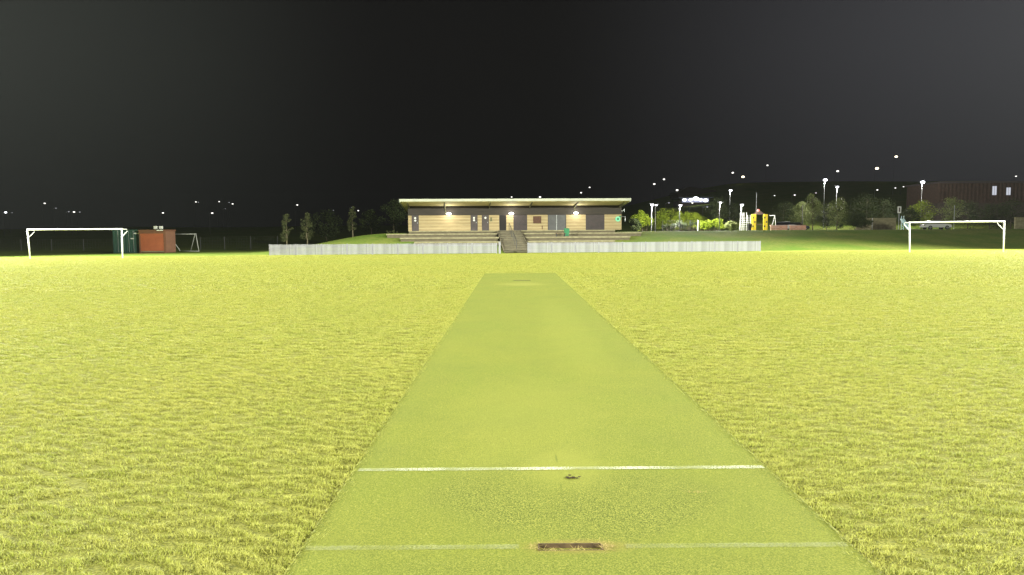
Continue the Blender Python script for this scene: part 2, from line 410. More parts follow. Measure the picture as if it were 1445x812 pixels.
line(PX0 + .05, PX1 - .05, SY + 20.12 - 1.22 - .03, SY + 20.12 - 1.22 + .03, LM2)
# slot for the stumps: sunk timber box with torn turf round it
def slot(x0, x1, y0, y1, deep=True):
    q = MB(); d = -.085; t = .007
    q.box(x0 - t, x1 + t, y0 - t, y1 + t, d - .01, d)
    q.box(x0 - t, x0, y0 - t, y1 + t, d, z + .004); q.box(x1, x1 + t, y0 - t, y1 + t, d, z + .004)
    q.box(x0, x1, y1, y1 + t, d, z + .006); q.box(x0, x1, y0 - t, y0, d, z + .001)
    s = q.build('stump_slot', M['wood'], pitch)
    rr = random.Random(5); e = MB()
    for i in range(70):
        cx = rr.uniform(x0, x1); cy = rr.uniform(y0, y1); e.ball((cx, cy, d + rr.uniform(.0, .035)), rr.uniform(.005, .014), 6, 4)
    e.build('loose_earth', M['dirt'], s)
    f = MB()
    for i in range(190):
        side = rr.random()
        if side < .45: cx, cy = x1 + abs(rr.gauss(0, .035)), SY + rr.gauss(0, .028)
        elif side < .6: cx, cy = x0 - abs(rr.gauss(0, .03)), SY + rr.gauss(0, .02)
        else: cx, cy = rr.uniform(x0, x1), (y0 - abs(rr.gauss(0, .010)) if rr.random() < .5 else y1 + abs(rr.gauss(0, .012)))
        a = rr.uniform(0, 6.28); l = rr.uniform(.012, .04); w = .0012
        p = Vector((cx, cy, z + .002)); dv = Vector((math.cos(a), math.sin(a) * .8, rr.uniform(.05, .5))) * l; wv = Vector((-math.sin(a), math.cos(a), 0)) * w
        f.quad(p - wv, p + wv, p + dv + wv * .3, p + dv - wv * .3)
    f.build('torn_fibre', M['straw'], s)
slot(HX0 + .002, HX1 - .002, HY0 + .002, HY1 - .002)
sf = MB().box(.05, .62, SY + 20.12 + .02, SY + 20.12 + .10, .004, .012).build('stump_slot', M['dirt'], pitch)
tag(sf, label='dark slot at the far end of the pitch')
# scrap by the crease and a dry scuff
rr = random.Random(11)
q = MB(); p0 = at(807, 677, 4.63)
for i in range(20):
    q.ball((.38 + rr.gauss(0, .018), 4.515 + rr.gauss(0, .012), .010 + rr.uniform(0, .006)), rr.uniform(.003, .008), 6, 4, rr.uniform(1, 2.2), 1, .5)
tag(q.build('dirt_clod', M['dirt']), 'small dark scrap of dirt just in front of the bright white crease line', 'dirt')
q = MB(); p0 = at(978, 697, 4.37)
for i in range(30):
    a = rr.uniform(0, 6.28); l = rr.uniform(.01, .03); cx, cy = 1.098 + rr.gauss(0, .035), 4.25 + rr.gauss(0, .008)
    q.quad((cx, cy, .009), (cx + .002, cy + .001, .009), (cx + math.cos(a) * l, cy + math.sin(a) * l, .016), (cx + math.cos(a) * l - .001, cy + math.sin(a) * l, .016))
tag(q.build('dry_grass_scrap', M['straw']), 'wisp of dry brown grass lying on the right of the pitch', 'dry grass')

# ------------------------------------------------------------------ mown turf blades (stuff)
bm_ = bpy.data.materials.new('grass_blades'); bm_.use_nodes = True
n = bm_.node_tree; b = n.nodes['Principled BSDF']; b.inputs['Roughness'].default_value = .7; b.inputs['Specular IOR Level'].default_value = .2
g, c, noise_, mix_, scalef_ = turf_colour(n)
c = mix_(scalef_(g.outputs['Random Per Island'], .75), c, (.48, .462, .125))
n.links.new(c, b.inputs['Base Color'])
tr = n.nodes.new('ShaderNodeBsdfTranslucent'); n.links.new(c, tr.inputs[0])
ms = n.nodes.new('ShaderNodeMixShader'); ms.inputs[0].default_value = .22
n.links.new(b.outputs[0], ms.inputs[1]); n.links.new(tr.outputs[0], ms.inputs[2]); n.links.new(ms.outputs[0], n.nodes['Material Output'].inputs[0])
def patch(size, count, w, hmin, hmax, seed, clump):
    rs = np.random.RandomState(seed)
    xy = rs.uniform(-size / 2, size / 2, (count, 2)); zb = np.empty(count)
    hh = np.empty(count); off = seed * 13.7
    for i in range(count):
        u_, w_ = xy[i] / clump
        a = mnoise.noise(Vector((u_ / 2.6 + off, w_ + .25 * u_, 0))) + .5 * mnoise.noise(Vector((u_ / 1.2 + off, w_ * 2.3, 7)))
        e_ = min(1, (size / 2 - max(abs(xy[i]))) / (size * .12)); hh[i] = a; zb[i] = a * hmax * (1.4 if size < .9 else .8) * e_
    hn = np.clip(.5 + 1.3 * hh, 0, 1)
    keep = (hh > -.22) | (rs.uniform(0, 1, count) < .80)
    xy, hh, hn, zb = xy[keep], hh[keep], hn[keep], zb[keep]; count = int(keep.sum())
    h = (hmin + (hmax - hmin) * hn) * rs.uniform(.75, 1.2, count)
    ang = rs.uniform(0, 2 * np.pi, count); lean = rs.uniform(.5, 2.4, count) * h
    dx, dy = np.cos(ang), np.sin(ang)
    px, py = -dy * w, dx * w
    # wider blades fan out of the clump
    v = np.empty((count, 5, 3))
    v[:, 0] = np.stack([xy[:, 0] - px, xy[:, 1] - py, np.full(count, -.004)], 1)
    v[:, 1] = np.stack([xy[:, 0] + px, xy[:, 1] + py, np.full(count, -.004)], 1)
    v[:, 2] = np.stack([xy[:, 0] + px * .8 + dx * lean * .35, xy[:, 1] + py * .8 + dy * lean * .35, h * .65], 1)
    v[:, 3] = np.stack([xy[:, 0] - px * .8 + dx * lean * .35, xy[:, 1] - py * .8 + dy * lean * .35, h * .65], 1)
    v[:, 4] = np.stack([xy[:, 0] + dx * lean, xy[:, 1] + dy * lean, h], 1)
    v[:, :, 2] += zb[:, None]
    f = []
    for i in range(count):
        k = i * 5; f += [(k, k + 1, k + 2, k + 3), (k + 3, k + 2, k + 4)]
    me = bpy.data.meshes.new('turf_patch'); me.from_pydata(v.reshape(-1, 3).tolist(), [], f); me.materials.append(bm_)
    return bpy.data.objects.new('turf_patch', me)
def turf(name, size, y0, y1, variants):
    pts = []
    ny_ = int(round((y1 - y0) / size))
    for j in range(ny_):
        yc = y0 + (j + .5) * size; half = (yc + size) * .76 + 2.0
        hf = int(half / size) + 1
        inpitch = yc < PY1
        if inpitch:
            for i in range(hf): pts.append((PX0 - (i + .5) * size, yc)); pts.append((PX1 + (i + .5) * size, yc))
        else:
            for i in range(-hf, hf + 1): pts.append((i * size, yc))
    me = bpy.data.meshes.new(name); me.from_pydata([(x, y, H(x, y)) for x, y in pts], [], []); me.materials.append(bm_)
    o = bpy.data.objects.new(name, me); COL.objects.link(o)
    ng = bpy.data.node_groups.new(name, 'GeometryNodeTree')
    ng.interface.new_socket('Geometry', in_out='INPUT', socket_type='NodeSocketGeometry'); ng.interface.new_socket('Geometry', in_out='OUTPUT', socket_type='NodeSocketGeometry')
    N = ng.nodes; L = ng.links
    gi = N.new('NodeGroupInput'); gout = N.new('NodeGroupOutput'); iop = N.new('GeometryNodeInstanceOnPoints')
    jn = N.new('GeometryNodeJoinGeometry')
    for v in variants:
        oi = N.new('GeometryNodeObjectInfo'); oi.inputs['Object'].default_value = v; oi.inputs['As Instance'].default_value = True
        L.new(oi.outputs['Geometry'], jn.inputs[0])
    L.new(gi.outputs[0], iop.inputs['Points']); L.new(jn.outputs[0], iop.inputs['Instance']); iop.inputs['Pick Instance'].default_value = True
    r1 = N.new('FunctionNodeRandomValue'); r1.data_type = 'INT'; r1.inputs[4].default_value = 0; r1.inputs[5].default_value = len(variants) - 1
    L.new(r1.outputs[2], iop.inputs['Instance Index'])
    r2 = N.new('FunctionNodeRandomValue'); r2.data_type = 'INT'; r2.inputs[4].default_value = 0; r2.inputs[5].default_value = 1; r2.inputs['Seed'].default_value = 9
    mu = N.new('ShaderNodeMath'); mu.operation = 'MULTIPLY'; mu.inputs[1].default_value = math.pi; L.new(r2.outputs[2], mu.inputs[0])
    cx = N.new('ShaderNodeCombineXYZ'); L.new(mu.outputs[0], cx.inputs[2]); L.new(cx.outputs[0], iop.inputs['Rotation'])
    L.new(iop.outputs[0], gout.inputs[0])
    md = o.modifiers.new('turf', 'NODES'); md.node_group = ng
    tag(o, 'short yellow-green mown grass covering the sports field', 'grass', kind='stuff')
    return o
eg = MB(); er = random.Random(77)
for i in range(9000):
    yy = 1.8 + 14 * er.random() ** 1.6; sd = er.choice((-1, 1)); nn_ = mnoise.noise(Vector((yy * 3.1, sd * 9, 0)))
    xx = (PX0 if sd < 0 else PX1) - sd * (er.random() ** 2 * .05 * (1 + 1.6 * nn_) - .01)
    l = er.uniform(.012, .030); a = er.uniform(-1.2, 1.2) + (0 if sd < 0 else math.pi); w = .0016 * (1 + yy * .12)
    p = Vector((xx, yy, .004)); dv = Vector((math.cos(a) * l * .9, math.sin(a) * l * .9, er.uniform(.2, .8) * l)); wv = Vector((-math.sin(a), math.cos(a), 0)) * w
    eg.quad(p - wv, p + wv, p + dv)
tag(eg.build('grass', bm_), 'grass blades creeping over the two long edges of the pitch', 'grass', kind='stuff')
near_v = [patch(.5, 3400, .0015, .005, .018, 10 + i, .065) for i in range(8)]
mid_v = [patch(1.0, 7000, .0030, .006, .020, 30 + i, .10) for i in range(6)]
far_v = [patch(2.0, 7500, .008, .007, .024, 50 + i, .2) for i in range(5)]
turf('grass', .5, 1.5, 9.0, near_v); turf('grass', 1.0, 9.0, 20.0, mid_v); turf('grass', 2.0, 20.0, 68.0, far_v)

# ------------------------------------------------------------------ pavilion
pav = empty('pavilion', tuple(OR), YAW, 'long low single-storey sports pavilion with cream walls and a flat overhanging roof', 'pavilion')
def lx(px, yl=0, py=315): return atl(px, py, yl)[0]
def lz(py, yl=0, px=726): return atl(px, py, yl)[1]
ZT = lz(303.3); ZB = DECK_Z; ZU = lz(288.5)
DEPTH = 9.0
XL, XR = lx(576), lx(877)
# body
MB().box(XL, XR, .12, DEPTH, ZB, ZU + .25).build('wall', M['band'], pav)
def boards(x0, x1, z0, z1, step, m, name, y=0., t=.12, gap=.035):
    q = MB(); k = 0; zz = z0
    while zz < z1 - .02:
        zt = min(zz + step, z1)
        q.box(x0, x1, y, y + t, zz, zt - gap)
        zz += step
    q.box(x0 + .004, x1 - .004, y + .03, y + t + .02, z0, z1 - gap)
    return q.build(name, m, pav)
bay = (XR - XL)
boards(XL, XR, ZT, ZU, .33, M['band'], 'upper_wall_band', y=-.03, t=.14, gap=.02)
for a, bb_ in ((576, 581), (591, 664), (674, 680), (690, 704.5), (714.5, 724.5), (744, 773), (799, 826.5), (853, 877)):
    st = (ZT - ZB) / 5
    boards(lx(a), lx(bb_), ZB, ZT - .004, st, M['cream'], 'cream_wall_panel', gap=.03)
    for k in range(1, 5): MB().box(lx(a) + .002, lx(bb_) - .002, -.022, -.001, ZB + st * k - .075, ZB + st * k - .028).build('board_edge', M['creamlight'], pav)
def panel_door(a, b_, m, name='door', signs=0, leafs=1, handle=True, rec=.05):
    x0, x1 = lx(a), lx(b_)
    d = MB().box(x0 + .03, x1 - .03, rec, .11, ZB + .01, ZT - .05).build(name, m, pav)
    MB().box(x0 + .004, x0 + .05, -.005, .10, ZB, ZT - .012).box(x1 - .05, x1 - .004, -.005, .10, ZB, ZT - .012).box(x0 + .05, x1 - .05, -.005, .10, ZT - .06, ZT - .012).build('door_frame', M['door'], d)
    for k in range(signs):
        zc = ZB + 1.62 - .30 * k + .0
        cx = (x0 + x1) / 2
        s = MB()
        pts = [(cx + .125 * math.cos(t), zc + .125 * math.sin(t)) for t in np.linspace(0, 2 * math.pi, 21)[:-1]]
        s.prism(pts, 'y', rec - .012, rec - .002); s.build('sign_plate', M['white'], d)
    if handle: MB().box(x1 - .20, x1 - .14, rec - .05, rec - .002, ZB + .95, ZB + 1.10).build('handle', M['steel'], d)
    if leafs == 2:
        cx = (x0 + x1) / 2 - .05
        MB().box(cx - .03, cx + .03, rec - .02, rec - .002, ZB + .02, ZT - .06).build('closing_strip', M['steel'], d)
    return d
panel_door(581, 591, M['door'], signs=2); panel_door(664, 674, M['door'], signs=2); panel_door(680, 690, M['door'], signs=1)
panel_door(704.5, 714.5, M['doorwaydark'], rec=.09, handle=False)  # flat dark panel painted as the unlit opening
def shutter(a, b_, m, name='roller_shutter'):
    x0, x1 = lx(a), lx(b_); q = MB(); z0 = ZB + .02
    while z0 < ZT - .08:
        q.prism([(.06, z0), (.035, z0 + .02), (.035, z0 + .07), (.06, z0 + .09), (.11, z0 + .09), (.11, z0)], 'x', x0 + .06, x1 - .06); z0 += .1
    d = q.build(name, m, pav)
    MB().box(x0 + .004, x0 + .06, -.01, .10, ZB, ZT - .012).build('guide_rail', m, d)
    MB().box(x1 - .06, x1 - .004, -.01, .10, ZB, ZT - .012).build('guide_rail', m, d)
shutter(724.5, 744, M['door']); panel_door(773, 799, M['greydoor'], leafs=2, handle=False)
shutter(826.5, 853, M['door'])
w = MB().box(lx(753), lx(763), -.05, -.002, lz(315), lz(306)).build('noticeboard', M['brownwin'], pav)
x0, x1, z0, z1 = lx(752.3), lx(763.7), lz(315.6), lz(305.5)
MB().box(x0, x1, -.07, -.052, z1 - .08, z1).box(x0, x1, -.07, -.052, z0, z0 + .08).box(x0, x0 + .08, -.07, -.052, z0 + .08, z1 - .08).box(x1 - .08, x1, -.07, -.052, z0 + .08, z1 - .08).build('noticeboard_frame', M['brownwin'], w)
MB().box(lx(692), lx(694), -.06, -.002, lz(312.5), lz(307)).box(lx(691.3), lx(694.6), -.065, -.062, lz(312.5), lz(311.3)).build('hose_box', M['rafter'], pav)
MB().box(lx(764.6), lx(765.6), -.05, -.002, lz(324), lz(319)).build('tap', M['brownwin'], pav)
# roof rising to the front
YF, YB = -4.0, DEPTH + 1.0
RX0, RX1 = atl(563.3, 282, YF)[0], atl(890.5, 282, YF)[0]
ZF = lz(280.6, YF); ZFB = lz(284.4, YF)
zs_w = lz(290.6, 0)                               # soffit where it meets the wall
slope = (ZFB - zs_w) / (0 - YF)
def zso(y): return ZFB - slope * (y - YF)
tk = (ZF - ZFB)
mb = MB().prism([(YF + .10, zso(YF + .10) + .06), (YB, zso(YB) + .06), (YB, zso(YB) + tk), (YF + .10, zso(YF + .10) + tk - .01)], 'x', RX0 + .1, RX1 - .1)
roof = mb.build('roof', M['roof'], pav)
MB().prism([(YF + .10, zso(YF + .10)), (YB - .02, zso(YB)), (YB - .02, zso(YB) + .055), (YF + .10, zso(YF + .10) + .055)], 'x', RX0 + .12, RX1 - .12).build('soffit', M['soffit'], roof)
MB().box(RX0, RX1, YF - .03, YF + .095, ZFB + .03, ZF + .0).build('front_fascia', M['roof'], roof)
for xa, xb in ((RX0, RX0 + .095), (RX1 - .095, RX1)):
    MB().prism([(YF + .10, zso(YF + .1) - .05), (YB, zso(YB) - .05), (YB, zso(YB) + tk + .03), (YF + .10, zso(YF + .1) + tk + .01)], 'x', xa, xb).build('barge_board', M['roof'], roof)
for px in (576.5, 628, 691, 748.5, 812, 876):
    x = lx(px, -1, 290)
    MB().prism([(YF + .7, zso(YF + .7) - .005), (-.035, zso(0) - .005), (-.035, zso(0) - .34), (YF + .7, zso(YF + .7) - .10)], 'x', x - .05, x + .05).build('roof_bracket', M['rafter'], roof)
for px in (628.3, 811.5):
    x = lx(px, -.1, 296)
    MB().tube([(x, -.10, lz(302, -.1)), (x, -.10, zso(-.1) - .30)], .035, 8).build('downpipe', M['rafter'], pav)
# wall lamps
for px in (633.3, 721.5, 812.8):
    x = lx(px, -.2, 299); zc = lz(301.6, -.2)
    h = MB().box(x - .12, x + .12, -.14, -.035, zc - .05, zc + .12).build('wall_lamp', M['darksteel'], pav)
    MB().ball((x, -.22, zc + .02), .17, 14, 8, 1.9, .8, .8).build('lamp_lens', E_WALL, h, smooth=True)
    l = bpy.data.lights.new('wall_lamp_light', 'POINT'); l.energy = 95; l.color = (1, .95, .85); l.shadow_soft_size = .15
    o = bpy.data.objects.new('wall_lamp_light', l); COL.objects.link(o); o.parent = pav; o.location = (x, -.75, zc - .05)
# green lit ring sign
x, zc = lx(872, -.1, 309), lz(309.3, -.1, 872)
q = MB(); 
for k in range(24):
    a0, a1 = 2 * math.pi * k / 24, 2 * math.pi * (k + 1) / 24
    q.prism([(x + .14 * math.cos(a0), zc + .14 * math.sin(a0)), (x + .33 * math.cos(a0), zc + .33 * math.sin(a0)), (x + .33 * math.cos(a1), zc + .33 * math.sin(a1)), (x + .14 * math.cos(a1), zc + .14 * math.sin(a1))], 'y', -.12, -.06)
s = q.build('ring_sign', E_GREEN, pav)
MB().prism([(x + .14 * math.cos(t), zc + .14 * math.sin(t)) for t in np.linspace(0, 2 * math.pi, 17)[:-1]], 'y', -.10, -.065).build('ring_centre', M['binGreen'], s)
MB().box(x + .16, x + .42, -.09, -.005, zc + .22, zc + .45).build('camera_box', M['binGreen'], pav)
# side fittings at the right end
MB().tube([(XR, .6, lz(306.5)), (XR + .5, .6, lz(306.5)), (XR + .62, .6, lz(308)), (XR + .62, .6, lz(313))], .06, 8).build('side_pipe', M['steel'], pav)
MB().box(XR, XR + .22, .5, .8, lz(299.4), lz(297.2)).build('side_lamp', M['white'], pav)
MB().box(XR + .42, XR + .50, .5, .6, lz(300), lz(295.5)).build('side_bracket', M['steel'], pav)
# deck
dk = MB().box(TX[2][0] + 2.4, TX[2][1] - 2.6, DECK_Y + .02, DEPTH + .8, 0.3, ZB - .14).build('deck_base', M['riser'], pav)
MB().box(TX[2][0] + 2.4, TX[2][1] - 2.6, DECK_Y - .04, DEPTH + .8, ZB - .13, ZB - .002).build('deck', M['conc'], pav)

# ------------------------------------------------------------------ terraced seating and stairs
ters = empty('terraced_seating', tuple(loc2w(0, -13)), YAW, 'three long concrete seating tiers stepping down in front of the pavilion', 'seating')
STEP0 = -17.9
for i, (yl, a, b_, zt) in enumerate(TER):
    nxt = TER[i + 1][0] if i < 2 else DECK_Y + .02
    for x0, x1 in ((TX[i][0], STX[0] - .12), (STX[1] + .12, TX[i][1])):
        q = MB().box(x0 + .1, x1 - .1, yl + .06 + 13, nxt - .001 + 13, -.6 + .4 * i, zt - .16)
        # darker brown base below the seat slabs
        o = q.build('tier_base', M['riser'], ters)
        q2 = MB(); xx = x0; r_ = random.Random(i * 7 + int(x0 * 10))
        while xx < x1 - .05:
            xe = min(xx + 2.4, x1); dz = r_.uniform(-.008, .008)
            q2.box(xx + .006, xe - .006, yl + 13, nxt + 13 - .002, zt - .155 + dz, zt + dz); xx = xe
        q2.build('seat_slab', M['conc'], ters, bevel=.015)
stairs = empty('stairs', tuple(loc2w((STX[0] + STX[1]) / 2, STEP0)), YAW, 'wide central concrete stairs climbing from the field gate to the pavilion deck', 'stairs')
cx = (STX[0] + STX[1]) / 2; hw = (STX[1] - STX[0]) / 2
NS = 12; z0 = -.50; rise = (ZB - z0) / NS; run = (DECK_Y - STEP0) / NS
for k in range(NS):
    ya = k * run; zt = z0 + rise * (k + 1)
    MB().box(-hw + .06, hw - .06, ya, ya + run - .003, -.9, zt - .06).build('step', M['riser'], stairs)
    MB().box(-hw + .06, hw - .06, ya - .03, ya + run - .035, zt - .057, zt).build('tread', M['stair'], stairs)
for s_ in (-1, 1):
    q = MB()
    xa = s_ * hw - (.05 if s_ > 0 else 0); 
    q.prism([(0.6, -.7), (0.6, -.15), (NS * run - 1.0, ZB - .02), (NS * run - .05, ZB - .02), (NS * run - .05, -.7)], 'x', xa, xa + .05 + .10 * 0)
    q.build('stair_side_wall', M['riser'], stairs)
hr = MB(); pts = []
for yy in (1.8, 4.2, 6.6, 9.0, 11.4, 13.4):
    zz = z0 + rise * (yy / run); pts.append((0, yy, zz + 1.0)); hr.tube([(0, yy, zz), (0, yy, zz + 1.0)], .028, 8)
hr.tube(pts, .028, 8); hr.build('handrail', M['darksteel'], stairs)
# wheelie bin and kit bag on the tiers
def wheelie_bin(loc, rz, m, label):
    r = empty('wheelie_bin', loc, rz, label, 'bin')
    q = MB(); a, b_, t = .20, .27, .86
    q.v += [(-a, -a, .06), (a, -a, .06), (a, a, .06), (-a, a, .06), (-b_, -b_, t), (b_, -b_, t), (b_, b_, t), (-b_, b_, t)]
    q.f += [(3, 2, 1, 0), (4, 5, 6, 7), (0, 1, 5, 4), (1, 2, 6, 5), (2, 3, 7, 6), (3, 0, 4, 7)]
    q.build('bin_body', m, r, bevel=.02)
    MB().prism([(-.31, t + .005), (.29, t + .005), (.29, t + .07), (.1, t + .11), (-.31, t + .05)], 'x', -.29, .29).build('bin_lid', m, r, bevel=.01)
    for s_ in (-1, 1): MB().tube([(s_ * .19, .23, .09), (s_ * .26, .23, .09)], .09, 14).build('wheel', M['rubber'], r)
bx, _ = atl(800.8, 333, -9.2)
wheelie_bin(tuple(loc2w(bx, -8.6, TER[1][3])), YAW + .1, M['binGreen'], 'green wheelie bin standing on the middle seating tier right of the stairs')
q = MB(); x0, x1 = atl(784, 335, -9.4)[0], atl(798.5, 335, -9.4)[0]
kb = empty('park_bench', tuple(loc2w((x0 + x1) / 2, -9.3, TER[1][3])), YAW, 'low dark brown bench on the seating tier left of the green bin', 'bench')
hwid = (x1 - x0) / 2
q = MB()
for k in range(3): q.box(-hwid, hwid, -.2 + k * .14, -.08 + k * .14, .36, .40)
q.build('seat', M['brownwin'], kb)
for s_ in (-1, 1): MB().box(s_ * (hwid - .12) - .03, s_ * (hwid - .12) + .03, -.18, .18, 0, .36).build('leg', M['darksteel'], kb)

# ------------------------------------------------------------------ picket fences
def picket_fence(pxa, pya, pxb, pyb, ya, yb, label, endpost):
    A = at(pxa, pya, ya); B = at(pxb, pyb, yb); A.z = H(A.x, A.y); B.z = H(B.x, B.y)
    d = (B - A); L = Vector((d.x, d.y, 0)).length; rz = math.atan2(d.y, d.x); sl = d.z / L
    r = empty('picket_fence', tuple(A), rz, label, 'fence', 'white picket fences along the boundary')
    nb = round(L / 2.4); bw = L / nb; rr = random.Random(int(pxa)); HH = 1.04
    for k in range(nb + 1):
        x = k * bw
        MB().box(x - .045, x + .045, .035, .12, sl * x - .1, sl * x + HH + .02).build('post', M['picket'], r)
    for k in range(nb):
        q = MB(); np_ = int(bw / .118)
        for i in range(np_):
            x = k * bw + .03 + (i + .5) * (bw - .06) / np_; h = HH - .03 + rr.uniform(-.012, .012); zz = sl * x + .05; tl = rr.uniform(-.003, .003)
            q.prism([(x - .046, zz), (x + .046, zz), (x + .046 + tl, zz + h - .05), (x + tl, zz + h), (x - .046 + tl, zz + h - .05)], 'y', -.022, .0)
        q.build('picket_panel', M['picket'], r)
        for hz in (.28, .78):
            xa, xb = k * bw, (k + 1) * bw
            MB().prism([(xa, sl * xa + hz), (xb, sl * xb + hz), (xb, sl * xb + hz + .08), (xa, sl * xa + hz + .08)], 'y', .001, .034).build('rail', M['picket'], r)
    return r
YL_, YM_, YR_ = 67.8, 70.4, 72.6
picket_fence(380.5, 361, 701, 358, YL_, 70.3, 'left white picket fence running from the lone corner to the stairs', 0)
gp = at(705.2, 357, 70.6)
MB().box(-.10, .10, -.10, .10, -.1, 1.12).prism([(-.12, -.12), (.12, -.12), (.12, .12), (-.12, .12)], 'z', 1.12, 1.16).build('gate_post', M['picket'])
o = bpy.context.scene.objects['gate_post']; o.location = (gp.x, gp.y, H(gp.x, gp.y)); o.rotation_euler = (0, 0, YAW)
tag(o, 'white square gate post at the foot of the stairs beside the left picket fence', 'post')
picket_fence(745, 357, 1073, 355, 70.8, YR_, 'right white picket fence running from the stairs towards the right goal', 0)

# ------------------------------------------------------------------ football goals
def goal(pa, ta, pb, tb, Y, label):
    A = at(*pa, Y); B = at(*pb, Y); A.z = H(A.x, A.y); B.z = H(B.x, B.y)
    TA = at(*ta, Y); TB = at(*tb, Y)
    r = empty('football_goal', tuple((A + B) / 2), 0, label, 'goal', 'full-size football goals on the field')
    c = (A + B) / 2; a, b_, ta_, tb_ = A - c, B - c, TA - c, TB - c
    MB().tube([a - Vector((0, 0, .1)), ta_], .06, 14).build('post', M['goalwhite'], r, True)
    MB().tube([b_ - Vector((0, 0, .1)), tb_], .06, 14).build('post', M['goalwhite'], r, True)
    dx = Vector((.06, 0, 0)); MB().tube([ta_ - dx, tb_ + dx], .06, 14).build('crossbar', M['goalwhite'], r, True)
    for t, s_ in ((ta_, a), (tb_, b_)):
        bk = t + Vector((0, .85, -.08))
        mid = t + (s_ - t) * .27
        MB().tube([t + Vector((0, .05, -.03)), t + Vector((0, .7, -.02)), bk, bk + Vector((0, -.04, -.12)), mid + Vector((0, .04, 0))], .024, 8).build('net_bracket', M['goalwhite'], r, True)
    return r
goal((42.3, 365), (38.8, 324.5), (172.8, 364), (171.8, 323.3), 60, 'white football goal on the left of the field before the green container')
goal((1284, 354.3), (1283.6, 314), (1416.5, 352.5), (1417, 312.8), 61.5, 'white football goal on the right of the field below the grass bank')
# small portable goal behind the shed
Y = 88; A = at(280.5, 354, Y); A.z = H(A.x, A.y); top = at(277.5, 330.5, Y).z - A.z
r = empty('portable_goal', tuple(A), 0, 'small white portable goal half hidden behind the orange shed', 'goal')
V = Vector; w_ = V((-3.6, .6, 0)); dpt = V((-1.15, .3, 0))
T0 = V((-.28, 0, top))
MB().tube([(0, 0, .05), T0], .055, 10).build('post', M['dull'], r, True)
MB().tube([w_ + V((0, 0, .05)), w_ + T0], .055, 10).build('post', M['dull'], r, True)
MB().tube([T0 + V((.05, 0, 0)), T0 + w_], .055, 10).build('crossbar', M['dull'], r, True)
MB().tube([T0 - V((.1, 0, .03)), dpt + V((0, 0, .05))], .045, 10).build('rear_brace', M['dull'], r, True)
MB().tube([T0 + w_ + V((-.1, .1, -.03)), w_ + V((1.0, .1, .05))], .045, 10).build('rear_brace', M['dull'], r, True)
MB().tube([V((.05, 0, .05)), w_ + V((.9, 0, .05))], .05, 10).build('ground_bar', M['dull'], r, True)

# ------------------------------------------------------------------ shed and container
def corr(x0, x1, z0, z1, y, pitch_=.22, d=.04):
    q = MB(); x = x0
    prof = []
    while x < x1 - pitch_ * .5:
        prof += [(x, y), (x + pitch_ * .35, y), (x + pitch_ * .5, y + d), (x + pitch_ * .85, y + d)]; x += pitch_
    prof += [(x1, y)]
    q.prism(prof + [(x1, y + d + .05), (x0, y + d + .05)], 'z', z0, z1); return q
SYd = 82.5
p0 = at(197.5, 357.3, SYd); p1 = at(233.5, 357, SYd); p0.z = p1.z = H(p0.x, p0.y)
SH = at(215, 324.5, SYd).z - p0.z; w_ = p1.x - p0.x
r = empty('orange_shed', tuple((p0 + p1) / 2), R(1), 'square orange-red steel shed with a roller door beside the green container', 'shed')
hw = w_ / 2; D = 2.7
MB().box(-hw + .03, hw - .03, .06, D - .03, .02, SH - .14).build('shed_wall', M['orangeshade'], r)
q = MB()
for k in range(26):
    z0_ = .22 + k * .085
    if z0_ > SH - .45: break
    q.prism([(.0, z0_), (-.02, z0_ + .02), (-.02, z0_ + .06), (0, z0_ + .08), (.055, z0_ + .08), (.055, z0_)], 'x', -hw + .16, hw - .16)
q.build('roller_door', M['orange'], r)
MB().box(-hw + .16, hw - .16, -.03, .055, .12, .215).build('door_sill', M['conc'], r)
q = MB()
for x in (-hw, hw - .14): q.box(x, x + .14, -.04, .06, 0, SH - .14)
q.box(-hw + .142, hw - .142, -.04, .057, SH - .44, SH - .14); q.build('door_frame', M['orangeshade'], r)
q = corr(.1, D - .1, .1, SH - .18, 0, .25, .035)
o = q.build('corrugated_side', M['orangeshade'], r); o.location = (hw - .02 + .04, 0, 0); o.rotation_euler = (0, 0, R(90))  # the side's shade is put into its darker colour, shared with the trim
MB().box(-hw - .05, hw + .08, -.08, D, SH - .138, SH).build('roof', M['orangeshade'], r)
for px, lab in ((219, 'left'), (226.6, 'right')):
    x = at(px, 322, SYd + .5).x - r.location.x
    cz = r.location.z + SH
    c_ = empty('floodlight_box', (r.location.x + x, SYd + .6, cz), 0, 'small pale box fitting on the shed roof, %s one of the pair' % lab, 'light fitting', 'pale box fittings on the shed roof')
    MB().box(-.18, .18, -.12, .12, .10, .42).build('housing', M['white'], c_, bevel=.02)
    MB().box(-.05, .05, -.04, .04, 0, .1).build('mounting', M['steel'], c_)
MB().box(-.35, .35, -.05, .0, 0, .10).build('name_plate', M['white'], r).location = (at(226, 326.6, SYd).x - r.location.x, -.09, SH - .12)
g0 = at(160, 357, SYd + .6); g1 = at(197.2, 357, SYd + .6); g0.z = H(g0.x, g0.y)
w_ = g1.x - g0.x; gh = at(180, 324.4, SYd + .6).z - g0.z
r = empty('green_container', ((g0.x + g1.x) / 2, SYd + .6, g0.z), 0, 'dark green corrugated shipping container left of the orange shed', 'container')
hw = w_ / 2 - .02
MB().box(-hw + .08, hw - .08, .12, 5.9, .1, gh - .1).build('container_body', M['green'], r)
corr(-hw + .12, -.02, .14, gh - .14, .02).build('door', M['green'], r); corr(.02, hw - .12, .14, gh - .14, .02).build('door', M['green'], r)
q = MB().box(-hw, -hw + .12, 0, .14, 0, gh).box(hw - .12, hw, 0, .14, 0, gh).box(-hw + .122, hw - .122, -.002, .13, gh - .13, gh).box(-hw + .122, hw - .122, -.002, .13, 0, .13)
q.build('corner_frame', M['green'], r)
